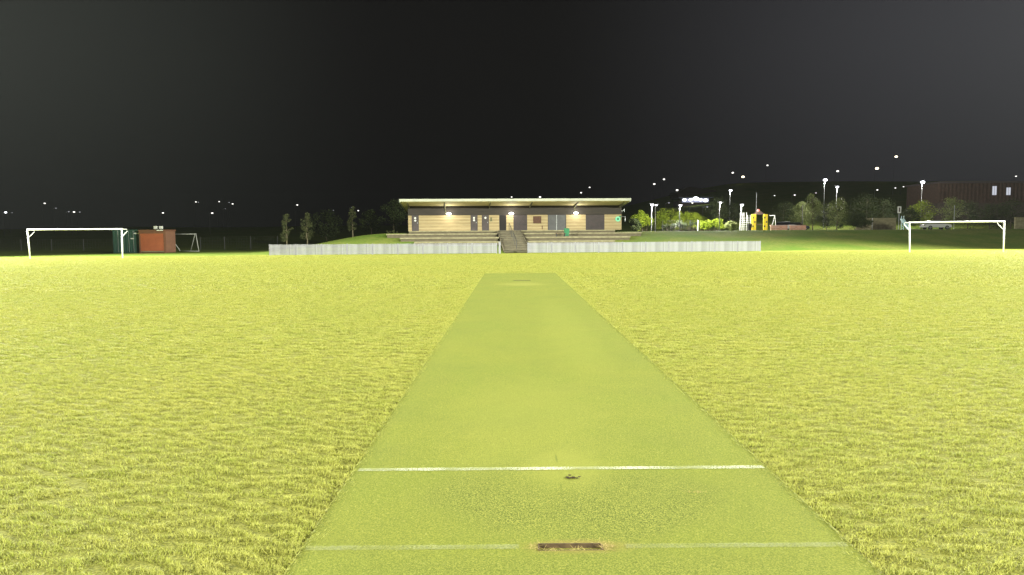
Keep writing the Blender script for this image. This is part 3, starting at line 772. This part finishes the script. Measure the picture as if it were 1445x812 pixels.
for x in (-.9, -.35, .35, .9): MB().tube([(x, -.03, .12), (x, -.03, gh - .12)], .022, 8).build('lock_rod', M['steel'], r)
for px, pz, ww in ((187, 337, .38), (192.5, 329.6, .55)):
    MB().box(-ww / 2, ww / 2, -.07, -.055, -.07, .07).build('label_plate', M['white'], r).location = (at(px, pz, SYd + .6).x - r.location.x, 0, at(px, pz, SYd + .6).z - r.location.z)

# ------------------------------------------------------------------ wire fence behind the left side
def wire_fence(pxs, Y, hgt, label):
    P = [at(p, 350, Y) for p in pxs]
    for p in P: p.z = H(p.x, p.y)
    r = empty('wire_fence', tuple(P[0]), 0, label, 'fence')
    for p in P:
        q = p - P[0]; MB().tube([q, q + V((0, 0, hgt))], .05, 8).build('post', M['farpole'], r)
    q = MB()
    for a, b_ in zip(P[:-1], P[1:]):
        a = a - P[0]; b_ = b_ - P[0]
        for k in range(9): q.tube([a + V((0, 0, .05 + (hgt - .1) * k / 8)), b_ + V((0, 0, .05 + (hgt - .1) * k / 8))], .008, 4)
        L = (b_ - a).length; m_ = int(L / .35)
        for i in range(m_): 
            c_ = a + (b_ - a) * (i + .5) / m_; q.tube([c_ + V((0, 0, .05)), c_ + V((0, 0, hgt - .05))], .006, 4)
    q.build('wire_mesh', M['farpole'], r)
wire_fence([-60, -15, 30, 73, 118, 160], 100, 1.6, 'grey wire fence in the dark behind the left football goal')
wire_fence([283, 317, 354, 392], 99, 1.8, 'grey wire fence in the dark between the portable goal and the saplings')

# ------------------------------------------------------------------ foliage
def leafmat(name, a, b_):
    m = mat(name, a, .6, b_, 1.3, spec=.2); nn = m.node_tree; p = nn.nodes['Principled BSDF']
    gg = nn.nodes.new('ShaderNodeNewGeometry'); hs = nn.nodes.new('ShaderNodeHueSaturation')
    src = p.inputs['Base Color'].links[0].from_socket
    mr = nn.nodes.new('ShaderNodeMapRange'); mr.inputs[3].default_value = .55; mr.inputs[4].default_value = 1.5
    nn.links.new(gg.outputs['Random Per Island'], mr.inputs[0]); nn.links.new(mr.outputs[0], hs.inputs['Value']); nn.links.new(src, hs.inputs['Color'])
    nn.links.new(hs.outputs[0], p.inputs['Base Color'])
    tr = nn.nodes.new('ShaderNodeBsdfTranslucent'); nn.links.new(hs.outputs[0], tr.inputs[0]); ms = nn.nodes.new('ShaderNodeMixShader'); ms.inputs[0].default_value = .3
    nn.links.new(p.outputs[0], ms.inputs[1]); nn.links.new(tr.outputs[0], ms.inputs[2]); nn.links.new(ms.outputs[0], nn.nodes['Material Output'].inputs[0])
    return m
F_OLIVE = leafmat('olive_leaves', (.075, .080, .030), (.055, .065, .025)); F_BRIGHT = leafmat('bright_leaves', (.26, .32, .028), (.19, .26, .02))
F_DARK = leafmat('dark_leaves', (.035, .05, .018), (.05, .065, .02)); F_PALE = leafmat('pale_leaves', (.24, .27, .10), (.16, .20, .06))
def leaves(q, c, rad, n_, size, rr, flat=1.0):
    for _ in range(n_):
        d = V((rr.gauss(0, 1), rr.gauss(0, 1), rr.gauss(0, 1))).normalized() * rad * (rr.random() ** .45); d.z *= flat
        p = c + d; a = V((rr.uniform(-1, 1), rr.uniform(-1, 1), rr.uniform(-.6, .6))).normalized(); b_ = a.orthogonal().normalized()
        s = size * rr.uniform(.5, 1.3)
        q.quad(p - a * s, p + b_ * s * .45, p + a * s, p - b_ * s * .45)
def tree(base, h, cw, m, label, seed, trunk_h=.35, n_=1500, size=.10, name='tree', group=None, clusters=26, narrow=.0, cat='tree'):
    rr = random.Random(seed); base = V(base)
    r = empty(name, tuple(base), 0, label, cat, group)
    t = MB(); pts = [V((0, 0, -.1))]; 
    for k in range(1, 6): pts.append(V((rr.uniform(-.04, .04) * h * .3, rr.uniform(-.04, .04) * h * .3, h * .82 * k / 5)))
    t.tube(pts, h * .018 + .012, 8, .008)
    q = MB()
    for i in range(clusters):
        u = (i + rr.random()) / clusters; zz = h * (trunk_h + (1 - trunk_h) * u)
        rad = cw * .5 * (math.sin(math.pi * min(1, max(.08, .12 + .82 * u))) ** .7) * (1 - narrow * u)
        a = rr.uniform(0, 6.28); rho = rad * rr.uniform(.25, .95)
        c_ = V((math.cos(a) * rho, math.sin(a) * rho, zz))
        st = pts[min(5, max(1, int(u * 5)))]; st = V((st.x, st.y, min(zz * .85, h * .8)))
        t.tube([st, st.lerp(c_, .6) + V((0, 0, .03 * h)), c_], .010 + .004 * h * .3, 5, .004)
        leaves(q, c_, cw * rr.uniform(.13, .24), n_ // clusters, size, rr, .8)
    t.build('trunk', M['bark'], r, True); q.build('crown', m, r); return r
def bush(base, w, d, h, m, label, seed, n_=2500, size=.09, name='bush', group=None, cat='bush', blocky=False):
    rr = random.Random(seed); r = empty(name, tuple(base), 0, label, cat, group); q = MB(); t = MB()
    nc = max(6, int(w * d * 2.0))
    for i in range(nc):
        x, y = rr.uniform(-.5, .5) * w * .9, rr.uniform(-.5, .5) * d * .9
        e = 1 - (0 if blocky else .55) * ((2 * x / w) ** 2 + (2 * y / d) ** 2) / 1.6
        zt = h * e * rr.uniform(.7, 1.0); c_ = V((x, y, zt * rr.uniform(.35, .95)))
        leaves(q, c_, min(w, h) * rr.uniform(.16, .28), n_ // nc, size, rr, .9)
        t.tube([V((x * .6, y * .6, -.1)), c_], .018, 5, .006)
    t.build('stem', M['bark'], r); q.build('foliage', m, r); return r
def gpt(px, Y): p = at(px, 330, Y); p.z = H(p.x, p.y) - .03; return p
def hpx(p, pyt, px): return at(px, pyt, p.y).z - p.z
for px, Y, pyt, cw, lab, sd, f in ((404.5, 84, 303, 1.6, 'slim young tree behind the left end of the picket fence', 1, F_OLIVE),
                                (433, 86, 302, 2.1, 'second slender pale tree, right beside the one at the left end of the fence', 2, F_OLIVE),
                                (498, 90, 292, 1.5, 'narrow upright tree on top of the grass mound left of the pavilion', 3, F_OLIVE)):
    p = gpt(px, Y); tree(p, hpx(p, pyt, px), cw, f, lab, sd, trunk_h=.22, n_=1700, size=.07, name='sapling', group='young trees on the left mound', narrow=.5)
p = gpt(556, 112); tree(p, hpx(p, 286, 556), 5, F_DARK, 'dark leafy tree in shadow just left of the pavilion', 4, n_=2500, size=.16)
p = gpt(524, 118); tree(p, hpx(p, 299, 524), 4, F_DARK, 'dark rounded tree further left of the pavilion behind the mound', 5, n_=2000, size=.16)
p = gpt(460, 125); tree(p, hpx(p, 302, 460), 7, F_DARK, 'dark tree in shadow between the saplings', 6, n_=2000, size=.2)
p0 = gpt(557, 88.5); bush(p0, 2.6, 1.2, .62, F_OLIVE, 'low trimmed grassy shrub at the left end of the pavilion deck', 8, 1800, .06)
# right-hand planting
L_ = [  # px, Y, top py, width m, depth, mat, label, kind
    (906, 112, 297, 3.2, F_BRIGHT, 'yellow-green leafy bush beside the right end of the pavilion', 'b'),
    (893, 108, 308, 2.0, F_DARK, 'dark low bush tucked against the pavilion right side', 'b'),
    (945, 116, 289, 4.0, F_BRIGHT, 'tall bright green bush behind the dark hedge, left one', 'b'),
    (968, 114, 295, 4.4, F_BRIGHT, 'bright green bush behind the dark hedge, right one', 'b'),
    (984, 125, 296, 3.6, F_BRIGHT, 'rear bright bush between the hedge and the round yellow bush', 'b'),
    (1002, 106, 306, 4.2, F_BRIGHT, 'round yellow-green bush at the right end of the dark hedge', 'b'),
    (1012, 118, 281, 4.2, F_DARK, 'darker rounded tree above the yellow-green bush', 't'),
    (1034, 122, 290, 4.2, F_DARK, 'dark tree directly left of the white climbing frame', 't'),
    (1031, 100, 314, 1.7, F_PALE, 'small pale leafy sapling standing alone left of the climbing frame', 't'),
    (1105, 140, 288, 5.0, F_DARK, 'dim tree behind the parked cars', 't'),
    (1130, 134, 286, 3.8, F_PALE, 'pale thin tree left of the taller bright-topped tree', 't'),
    (1146, 124, 275, 3.4, F_PALE, 'tall bright-topped tree right of the long benches', 't'),
    (1166, 128, 291, 4.6, F_DARK, 'low olive tree between the two bright-topped trees', 't'),
    (1181, 122, 283, 4.2, F_PALE, 'wide bright-topped tree left of the white post', 't'),
    (1206, 112, 294, 4.0, F_DARK, 'dark round bush in front of the low pale wall', 'b'),
    (1222, 142, 277, 7.0, F_DARK, 'large dim tree behind the low pale wall', 't'),
    (1245, 138, 284, 6.0, F_DARK, 'dim broad tree left of the portrait sign', 't'),
    (1300, 128, 286, 5.2, F_BRIGHT, 'green tree lit from above behind the right goal', 't'),
    (1283, 124, 296, 3.4, F_DARK, 'short dark tree right of the portrait sign', 't'),
    (1340, 122, 281, 4.0, F_PALE, 'pale tree behind the middle of the right goal crossbar', 't'),
    (1365, 130, 286, 6.0, F_DARK, 'dim wide tree in front of the batten-clad building', 't'),
    (1396, 126, 291, 5.4, F_DARK, 'dim low tree below the two lit windows', 't'),
    (1426, 128, 284, 5.6, F_DARK, 'dim tree at the right edge of the view', 't'),
]
for i, (px, Y, pyt, w_, m, lab, k) in enumerate(L_):
    p = gpt(px, Y); h = hpx(p, pyt, px)
    if k == 't': tree(p, h, w_, m, lab, 100 + i, trunk_h=.2, n_=2600, size=.13, clusters=34, group='trees beyond the grass bank')
    else: bush(p, w_, min(w_, 3.0), h, m, lab, 100 + i, 7000, .10, group='bushes beyond the grass bank')
a = gpt(933, 104); b_ = gpt(985, 104); hd = hpx(a, 311, 933)
bush((a + b_) / 2, b_.x - a.x, 1.2, hd, F_DARK, 'long dark clipped hedge in front of the bright green bushes', 300, 5200, .08, name='hedge', cat='hedge', blocky=True)
q = MB(); r = empty('hedge_fence', tuple(a + V((0, -.9, 0))), 0, 'dark mesh fence with top rail standing against the clipped hedge', 'fence')
Lf = b_.x - a.x
for k in range(5): MB().tube([(Lf * k / 4, 0, 0), (Lf * k / 4, 0, hd * .98)], .035, 8).build('post', M['darksteel'], r)
for zz in np.linspace(.15, hd * .96, 8): q.tube([(0, 0, zz), (Lf, 0, zz)], .010, 4)
for xx in np.arange(.2, Lf, .3): q.tube([(xx, 0, .1), (xx, 0, hd * .95)], .006, 4)
q.build('mesh_panel', M['darksteel'], r)
p = gpt(984.5, 102.5)
o = MB().tube([(0, 0, 0), (0, 0, hpx(p, 311, 984))], .07, 10).build('white_bollard', M['white']); o.location = p
tag(o, 'white upright post at the right end of the dark hedge', 'post')
o = MB().tube([(0, 0, 0), (0, 0, 1.0)], .07, 10).build('white_bollard', M['white']); p = gpt(1230.5, 118); o.location = p; o.scale = (1, 1, hpx(p, 308, 1230))
tag(o, 'white upright post in front of the low pale wall on the right', 'post')

# ------------------------------------------------------------------ playground
p = gpt(1053, 104); r = empty('climbing_frame', tuple(p), 0, 'white lattice climbing frame beside the yellow play panels', 'play equipment')
hh = hpx(p, 300, 1053); x0 = at(1047, 320, 104).x - p.x; x1 = at(1059.5, 320, 104).x - p.x
for x in (x0, (x0 + x1) / 2, x1):
    for y in (0, 1.1): MB().tube([(x, y, 0), (x * .8, y, hh * (1 if x != x1 else .86))], .04, 8).build('upright', M['white'], r)
q = MB()
for zz in np.arange(.25, hh * .8, .32):
    for y in (0, 1.1): q.tube([(x0, y, zz), (x1, y, zz)], .022, 6)
q.build('rungs', M['white'], r)
for px, lab in ((1063.7, 'left'), (1080, 'right')):
    p = gpt(px, 107); hh = hpx(p, 302.5, px); w_ = 3.2 * 107 / FPX
    r = empty('climbing_wall', tuple(p), 0, 'tall yellow play panel with dark round holes, %s of the two' % lab, 'climbing wall', 'yellow play panels')
    MB().box(-w_, w_, 0, .12, .1, hh).build('panel', M['yellow'], r, bevel=.04)
    for k in range(3):
        zc = hh * (.27 + .26 * k)
        for sx in ((-.4, .4)[k % 2],):
            MB().prism([(sx * w_ + .12 * math.cos(t), zc + .15 * math.sin(t)) for t in np.linspace(0, 2 * math.pi, 15)[:-1]], 'y', -.012, .0).build('hand_hole', M['door'], r)
p = gpt(1072, 107.6); hh = hpx(p, 303, 1072)
r = empty('play_tower', tuple(p), 0, 'dark roofed play tower between the two yellow panels', 'play equipment')
for s_ in (-1, 1): MB().box(s_ * .62 - .05, s_ * .62 + .05, .2, .3, 0, hh).build('post', M['timber'], r)
MB().box(-.5, .5, .2, .9, .9, 1.0).build('platform', M['timber'], r)
MB().prism([(-.85, hh), (.85, hh), (0, hh + .55)], 'y', .0, 1.1).build('roof', M['timber'], r)
p2 = at(1071, 297.3, 107); o = MB().ball((0, 0, 0), .22, 10, 6).build('warning_lamp', E_RED); o.location = p2
o.location = (p.x - .1, p.y + .5, p.z + hh + .62)
tag(o, 'small red lamp on top of the play tower', 'lamp')
p = gpt(1057.5, 100); wheelie_bin(tuple(p), 0, M['darksteel'], 'dark bin in front of the white climbing frame')
for x0p, x1p, lab, sh in ((1087.5, 1111, 'long pale red low bench, left one beyond the grass bank', 0), (1114.5, 1137, 'long cream-red low bench, right one beside the tall bright-topped tree', 1)):
    a = gpt(x0p, 101); b_ = gpt(x1p, 101); L = b_.x - a.x; hh = hpx(a, 318.5, x0p)
    r = empty('long_bench', tuple((a + b_) / 2), 0, lab, 'bench', 'long low benches beyond the bank')
    q = MB()
    for k in range(3): q.box(-L / 2, L / 2, -.05, 0, .08 + k * (hh - .1) / 3, .08 + (k + .88) * (hh - .1) / 3)
    q.build('front_board', M['benchred'], r); MB().box(-L / 2, L / 2, -.06, .5, hh - .012, hh + .05).build('seat', M['benchred'], r)
    for s_ in (-1, 1): MB().box(s_ * (L / 2 - .1) - .05, s_ * (L / 2 - .1) + .05, .005, .4, 0, hh - .015).build('leg', M['conc'], r)
p = gpt(1092, 103); hh = hpx(p, 304, 1092)
r = empty('a_frame_swing', tuple(p), 0, 'pale slanting play pole frame behind the left long bench', 'play equipment')
MB().tube([(-.45, 0, 0), (.1, 0, hh)], .045, 8).build('leg', M['white'], r); MB().tube([(.3, 0, 0), (.1, 0, hh)], .045, 8).build('leg', M['white'], r); MB().tube([(.1, 0, hh), (.1, 2.2, hh)], .04, 8).build('top_bar', M['white'], r)
# sign and pale blue play piece on the right
p = gpt(1268, 110); z1_ = hpx(p, 291.5, 1268); z0_ = hpx(p, 301, 1268)
r = empty('information_sign', tuple(p), 0, 'pale upright rectangular sign with dark centre on a pole', 'sign')
MB().tube([(0, .06, 0), (0, .06, z1_)], .045, 8).build('pole', M['steel'], r)
MB().box(-.27, .27, -.02, .02, z0_, z1_).build('sign_board', M['white'], r)
MB().box(-.11, .11, -.028, -.022, z0_ + .18, z1_ - .18).build('sign_symbol', M['door'], r)
p = gpt(1275, 96); hh = hpx(p, 305, 1275)
r = empty('spring_slide', tuple(p), 0, 'pale blue and white slanting slide behind the right goal post', 'play equipment')
q = MB().prism([(-.45, hh * .8), (-.1, hh * .8), (.9, .12), (.55, .08)], 'y', -.25, .25); q.build('slide_chute', M['bluewhite'], r)
for x in (-.45, -.15): MB().tube([(x, -.2, 0), (x, -.2, hh)], .035, 8).build('ladder_post', M['bluewhite'], r)
q = MB()
for k in range(5): q.tube([(-.45, -.2, .2 + .28 * k), (-.15, -.2, .2 + .28 * k)], .025, 6)
q.build('ladder_rung', M['bluewhite'], r)
a = gpt(1279, 97); b_ = gpt(1330, 104)
o = MB().quad((a.x, a.y - .4, a.z + .06), (b_.x, b_.y - .4, b_.z + .05), (b_.x, b_.y + .8, b_.z + .07), (a.x, a.y + .8, a.z + .08)).build('path', M['conc']); tag(o, kind='structure')
# low walls
def low_wall(pxa, pxb, Y, pyt, m, lab, grp=None, hh=None):
    a, b_ = gpt(pxa, Y), gpt(pxb, Y); h = hh or hpx(a, pyt, pxa)
    r = empty('low_wall', tuple(a), 0, lab, 'wall', grp)
    MB().box(0, b_.x - a.x, 0, .25, 0, h - .1).build('wall_face', m, r); MB().box(-.04, b_.x - a.x + .04, -.04, .29, h - .098, h).build('coping', M['conc'], r)
low_wall(1208, 1264, 124, 308, M['conc'], 'long low pale wall behind the white post on the right')
low_wall(1432, 1500, 112, 307, M['conc'], 'short pale wall block at the right edge of the view')

# cars
def car(loc, rz, m, lab):
    r = empty('parked_car', tuple(loc), rz, lab, 'car', 'cars parked beyond the playground')
    L, wd = 2.15, .85
    MB().prism([(-L, .35), (-L, .75), (-L * .93, .86), (-L * .62, .92), (L * .45, .94), (L * .93, .82), (L, .62), (L, .32)], 'y', -wd, wd).build('body', m, r, bevel=.05)
    MB().prism([(-L * .80, .925), (-L * .58, 1.36), (-L * .42, 1.43), (L * .12, 1.44), (L * .46, .945)], 'y', -wd + .12, wd - .12).build('cabin_glass', M['glass'], r, bevel=.03)
    MB().prism([(-L * .60, 1.40), (-L * .42, 1.46), (L * .12, 1.47), (L * .17, 1.42)], 'y', -wd + .10, wd - .10).build('roof', m, r)
    for x in (-1.35, 1.35):
        for s_ in (-1, 1):
            w = MB().tube([(x, s_ * .68, .32), (x, s_ * .87, .32)], .32, 18).build('wheel', M['rubber'], r)
            MB().tube([(x, s_ * .872, .32), (x, s_ * .885, .32)], .19, 14).build('rim', M['steel'], w)
    for s_ in (-1, 1):
        MB().box(L - .04, L + .02, s_ * .6 - .14, s_ * .6 + .14, .60, .74).build('headlight', M['white'], r)
        MB().box(-L - .02, -L + .02, s_ * .62 - .12, s_ * .62 + .12, .62, .78).build('tail_light', M['brownwin'], r)
car(gpt(1109, 119), .1, M['carw'], 'white car parked behind the left long bench')
car(gpt(1123, 128), .2, M['card'], 'dark car parked behind the gap of the two long benches')
car(gpt(1320, 116), 0, M['carw'], 'pale car parked behind the crossbar of the right goal')

# ------------------------------------------------------------------ buildings on the right
a, b_ = gpt(1322, 150), gpt(1500, 150)
r = empty('clad_building', tuple(a), 0, 'long dim brown building with vertical battens and two lit windows', 'building')
zt = hpx(a, 259, 1322); zb = hpx(a, 287, 1322); L = b_.x - a.x
MB().box(0, L, .1, 12, -1, zb).build('lower_wall', M['brick'], r)
MB().box(0, L, .1, 12, zb + .002, zt).build('upper_wall', M['timber'], r)
q = MB()
for x in np.arange(.1, L, .8): q.box(x, x + .28, -.12, .098, zb + .3, zt - .1)
q.build('batten_screen', M['timber'], r)
MB().box(-.3, L + .3, -.5, 12.3, zt + .002, zt + .35).build('roof', M['door'], r)
for px in (1402.5, 1422.3):
    x = at(px, 269, 150).x - a.x; z1_ = at(px, 263 if px < 1410 else 265, 150).z - a.z; z0_ = at(px, 275.5, 150).z - a.z
    w = MB().box(x - .45, x + .45, -.18, -.125, z0_, z1_).build('window', E_WIN, r)
    MB().box(x - .52, x - .455, -.20, -.122, z0_, z1_).box(x + .455, x + .52, -.20, -.122, z0_, z1_).box(x - .52, x + .52, -.20, -.122, z1_ + .002, z1_ + .08).box(x - .02, x + .02, -.195, -.182, z0_, z1_).build('frame', M['darksteel'], w)
# far canopy building with a row of lamps
YC_ = 230
a = gpt(963, YC_); r = empty('canopy_building', tuple(a), 0, 'distant dark building with five bright lamps under its canopy', 'building')
x1_ = at(1000, 283, YC_).x - a.x; zt = at(966, 280.5, YC_).z - a.z; 
MB().box(-1, x1_ + .6, 1.5, 9, -1, zt - .6).build('wall', M['brick'], r)
MB().box(-1.5, x1_ + 1.2, -1.6, 9.5, zt + .002, zt + .4).build('canopy', M['card'], r)
for px, py, s_ in ((966, 282.3, .5), (974.7, 282.2, .5), (981.8, 280.5, .7), (988.5, 282.2, .5), (995.7, 283, .6)):
    p = at(px, py, YC_ - 1.9) - a
    MB().ball((p.x, p.y, p.z), s_, 10, 6, 1.3, .5, .8).build('canopy_lamp', E_COOL, r, True)
MB().box(0, x1_, -.2, 1.2, zt - 1.2, zt - .02).build('fascia_glow', mat('fascia_glow', (.3, .3, .4), .5, emit=(.5, .52, .75), es=.35), r)  # emission on the fascia stands in for light from the canopy lamps
zt2 = at(975, 264, YC_ + 60).z
a2 = gpt(956, YC_ + 60); x1_ = at(1006, 283, YC_ + 60).x - a2.x
r = empty('distant_hall', tuple(a2), 0, 'large dim pitched-roof hall rising behind the canopy lamps', 'building')
MB().box(0, x1_, 0, 14, -2, zt2 - a2.z - 2.5).build('wall', M['brick'], r)
MB().prism([(-1, zt2 - a2.z - 2.5), (x1_ + 1, zt2 - a2.z - 4.5 + 2), (x1_ + 1, zt2 - a2.z - 1.6), (x1_ * .3, zt2 - a2.z)], 'y', -1, 15).build('roof', M['band'], r)

# ------------------------------------------------------------------ street lamps
LAMPLOG = []
def street_lamp(px, py, Y, rad, em, label, group, light=0, col=(1, .96, .9), arm=1, polem='steel', near=False):
    p = at(px, py, Y); g_ = H(p.x, p.y); h = p.z - g_; rad = rad * (.60 if near else .66)
    LAMPLOG.append((px, py, Y, round(h, 1)))
    s_ = -arm
    r = empty('street_lamp', (p.x + s_ * .9 * (1 if not near else .12), p.y, g_), 0, label, 'street lamp', group)
    q = p - r.location
    ax = q.x
    MB().tube([(0, 0, -.2), (0, 0, h * .6), (0, 0, h - .25)], .06, 8, .035).build('pole', M[polem if near else 'farpole'], r)
    MB().tube([(0, 0, h - .27), (ax * .35, 0, h - .02), (ax * .85, 0, h + rad * .5 + .02)], .04, 6).build('arm', M[polem], r)
    hd = MB().box(ax - .35, ax + .35, -.16, .16, h + rad * .5, h + rad * .5 + .1).build('lamp_head', M['darksteel'], r, bevel=.02)
    MB().ball((ax, 0, h), rad, 12, 8, 1.15, 1.15, .75).build('lamp_lens', em, hd, True)
    if light:
        l = bpy.data.lights.new('street_light', 'POINT'); l.energy = light; l.color = col; l.shadow_soft_size = .25
        o = bpy.data.objects.new('street_light', l); COL.objects.link(o); o.parent = r; o.location = (ax, -.1, h - rad - .25)
GL, GR, GN = 'far street lamps on the dark left side', 'street lamps on the hillside to the right', 'lamps around the playground'
for a_ in [
    (8, 300, 230, .45, E_COOL, 'brightest of the far lamps at the left edge', GL),
    (17, 300.5, 260, .22, E_DIM, 'dim far lamp just right of the lamp at the left edge', GL),
    (63, 287.2, 260, .42, E_SOFT, 'bright far lamp high above the left goal crossbar', GL),
    (79, 294, 250, .28, E_DIM, 'small dim far lamp low to the right of the one above the left goal', GL),
    (97, 299, 230, .30, E_DIM, 'faint left lamp of the close row above the left goal crossbar', GL),
    (104.5, 299.4, 230, .42, E_SOFT, 'brightest middle lamp of the close row above the left goal crossbar', GL),
    (112.5, 299.5, 235, .30, E_DIM, 'faint right lamp of the close row above the left goal crossbar', GL),
    (230, 300.7, 240, .40, E_SOFT, 'far lamp directly above the right part of the orange shed', GL),
    (276.5, 285.2, 290, .40, E_SOFT, 'left of two touching far lamps above the portable goal', GL),
    (279.8, 285.6, 300, .30, E_DIM, 'right of two touching far lamps above the portable goal', GL),
    (299.5, 301, 230, .42, E_SOFT, 'low bright far lamp right of the portable goal', GL),
    (309.3, 284.8, 290, .36, E_SOFT, 'lone high far lamp left of the close uneven pair', GL),
    (323.3, 286, 290, .28, E_DIM, 'dimmer left lamp of the close uneven pair over the wire fence', GL),
    (328.3, 288, 280, .42, E_SOFT, 'brighter right lamp of the close uneven pair over the wire fence', GL),
    (318, 294.8, 270, .20, E_DIM, 'faintest far lamp below the close uneven pair', GL),
    (419.5, 289.5, 260, .40, E_SOFT, 'far lamp above the two left saplings', GL),
    (470.5, 297, 250, .20, E_DIM, 'faint far lamp between the saplings', GL),
    (496.5, 292.8, 240, .24, E_DIM, 'faint far lamp at the top of the sapling on the mound', GL),
    (505.5, 297.5, 240, .34, E_SOFT, 'small far lamp just right of the sapling on the mound', GL),
    (562.5, 299, 230, .18, E_DIM, 'tiny far lamp seen beside the left corner of the pavilion roof', GL),
    (722, 278.3, 300, .42, E_SOFT, 'lamp peeping over the pavilion roof near its middle', GR),
    (762, 278.3, 300, .60, E_SOFT, 'brighter lamp peeping over the pavilion roof right of its middle', GR),
    (820, 272.2, 300, .50, E_SOFT, 'lower left of the two lamps above the pavilion roof', GR),
    (832, 264.7, 320, .48, E_SOFT, 'upper right of the two lamps above the pavilion roof', GR),
    (923.3, 260, 300, .62, E_SOFT, 'left lamp of the rising pair right of the pavilion', GR),
    (937, 253.3, 320, .62, E_SOFT, 'right higher lamp of the rising pair right of the pavilion', GR),
    (955.5, 268.6, 300, .68, E_SOFT, 'lamp above the left end of the canopy building', GR),
    (944, 286.5, 180, .28, E_DIM, 'dim flat lamp above the tall bright green bush', GR),
    (977, 286.5, 180, .32, E_SOFT, 'small lamp just below the canopy lamps', GR),
    (998, 292.3, 150, .26, E_DIM, 'dim lamp above the round yellow-green bush', GR),
    (1034, 244, 320, .66, E_SOFT, 'left lamp of the pair high above the climbing frame', GR),
    (1048.5, 249.8, 320, .85, E_WARM, 'warm orange-tinged lamp high above the climbing frame', GR),
    (1083, 233.6, 350, .60, E_SOFT, 'high lone lamp above the yellow play panels', GR),
    (1093, 276.3, 230, .26, E_SOFT, 'small low lamp above the left long bench', GR),
    (1121.5, 275.5, 230, .36, E_SOFT, 'small lamp above the right long bench', GR),
    (1151.5, 272.5, 240, .22, E_SOFT, 'tiny lamp at the tip of the tall bright-topped tree', GR),
    (1182, 241.8, 320, .72, E_SOFT, 'upper lamp of the vertical pair left of the hilltop lights', GR),
    (1237.5, 238, 320, .95, E_WARM, 'big warm lamp, upper one of the column over the dim trees', GR),
    (1238, 268.3, 240, .36, E_SOFT, 'small lamp below the big warm lamp', GR),
    (1264.7, 221.3, 360, .90, E_WARM, 'highest lamp on the hillside', GR),
    (1263.5, 265.5, 250, .32, E_SOFT, 'left of two small lamps above the portrait sign', GR),
    (1275, 263.7, 250, .30, E_SOFT, 'right of two small lamps above the portrait sign', GR),
    (1433.7, 249, 280, .40, E_SOFT, 'lamp over the building at the right edge', GR)]:
    street_lamp(*a_)
# nearer lamps that light the playground and planting
street_lamp(920.5, 289.5, 105, .36, E_COOL, 'bright park lamp just right of the pavilion roof', GN, 3600, near=True)
street_lamp(926, 289.7, 109, .24, E_COOL, 'smaller park lamp touching the bright one right of the pavilion', GN, 0, near=True, polem='farpole')
street_lamp(960.3, 290.5, 103, .22, E_COOL, 'park lamp on a black pole in front of the dark hedge', GN, 5000, near=True, polem='darksteel')
street_lamp(1031, 269, 150, .48, E_COOL, 'tall white lamp above the dark tree by the climbing frame', GN, 1500, near=True)
street_lamp(1016.5, 286.2, 101, .22, E_SOFT, 'small lamp beside the darker rounded tree', GN, 4200, near=True, polem='farpole')
street_lamp(1047, 289.6, 107, .36, E_COOL, 'park lamp rising directly behind the white climbing frame', GN, 3600, near=True)
street_lamp(1164.5, 254.2, 132, .52, E_COOL, 'largest bright white lamp on a tall pole over the bright-topped trees', GN, 4500, near=True)
street_lamp(1181.7, 264, 138, .38, E_COOL, 'white lamp on a tall pole right of the largest bright lamp', GN, 2500, near=True)
street_lamp(1302, 257.2, 134, .55, E_COOL, 'large white lamp on a tall pole above the lit green tree', GN, 4500, near=True)
for px, Y, top, lab in ((1132, 104, 289, 'thin dark pole in front of the right long bench'), (1066.5, 130, 272, 'thin reddish pole rising behind the yellow play panels'), (1345.5, 112, 290, 'pale slim pole behind the middle of the right goal')):
    p = gpt(px, Y); o = MB().tube([(0, 0, 0), (0, 0, hpx(p, top, px))], .05, 8).build('pole', M['darksteel'] if px == 1132 else M['steel']); o.location = p; tag(o, lab, 'pole')
for l in LAMPLOG: print('LAMP', l)

# ------------------------------------------------------------------ night haze
if HAZE:
    hm = bpy.data.materials.new('haze'); hm.use_nodes = True; n = hm.node_tree; n.nodes.remove(n.nodes['Principled BSDF'])
    v = n.nodes.new('ShaderNodeVolumePrincipled'); v.inputs['Density'].default_value = HAZE; v.inputs['Color'].default_value = (.9, .92, .95, 1); v.inputs['Anisotropy'].default_value = .3
    n.links.new(v.outputs[0], n.nodes['Material Output'].inputs['Volume'])
    tag(MB().box(-640, 640, -100, 1330, -3.5, 75).build('haze', hm), kind='stuff')
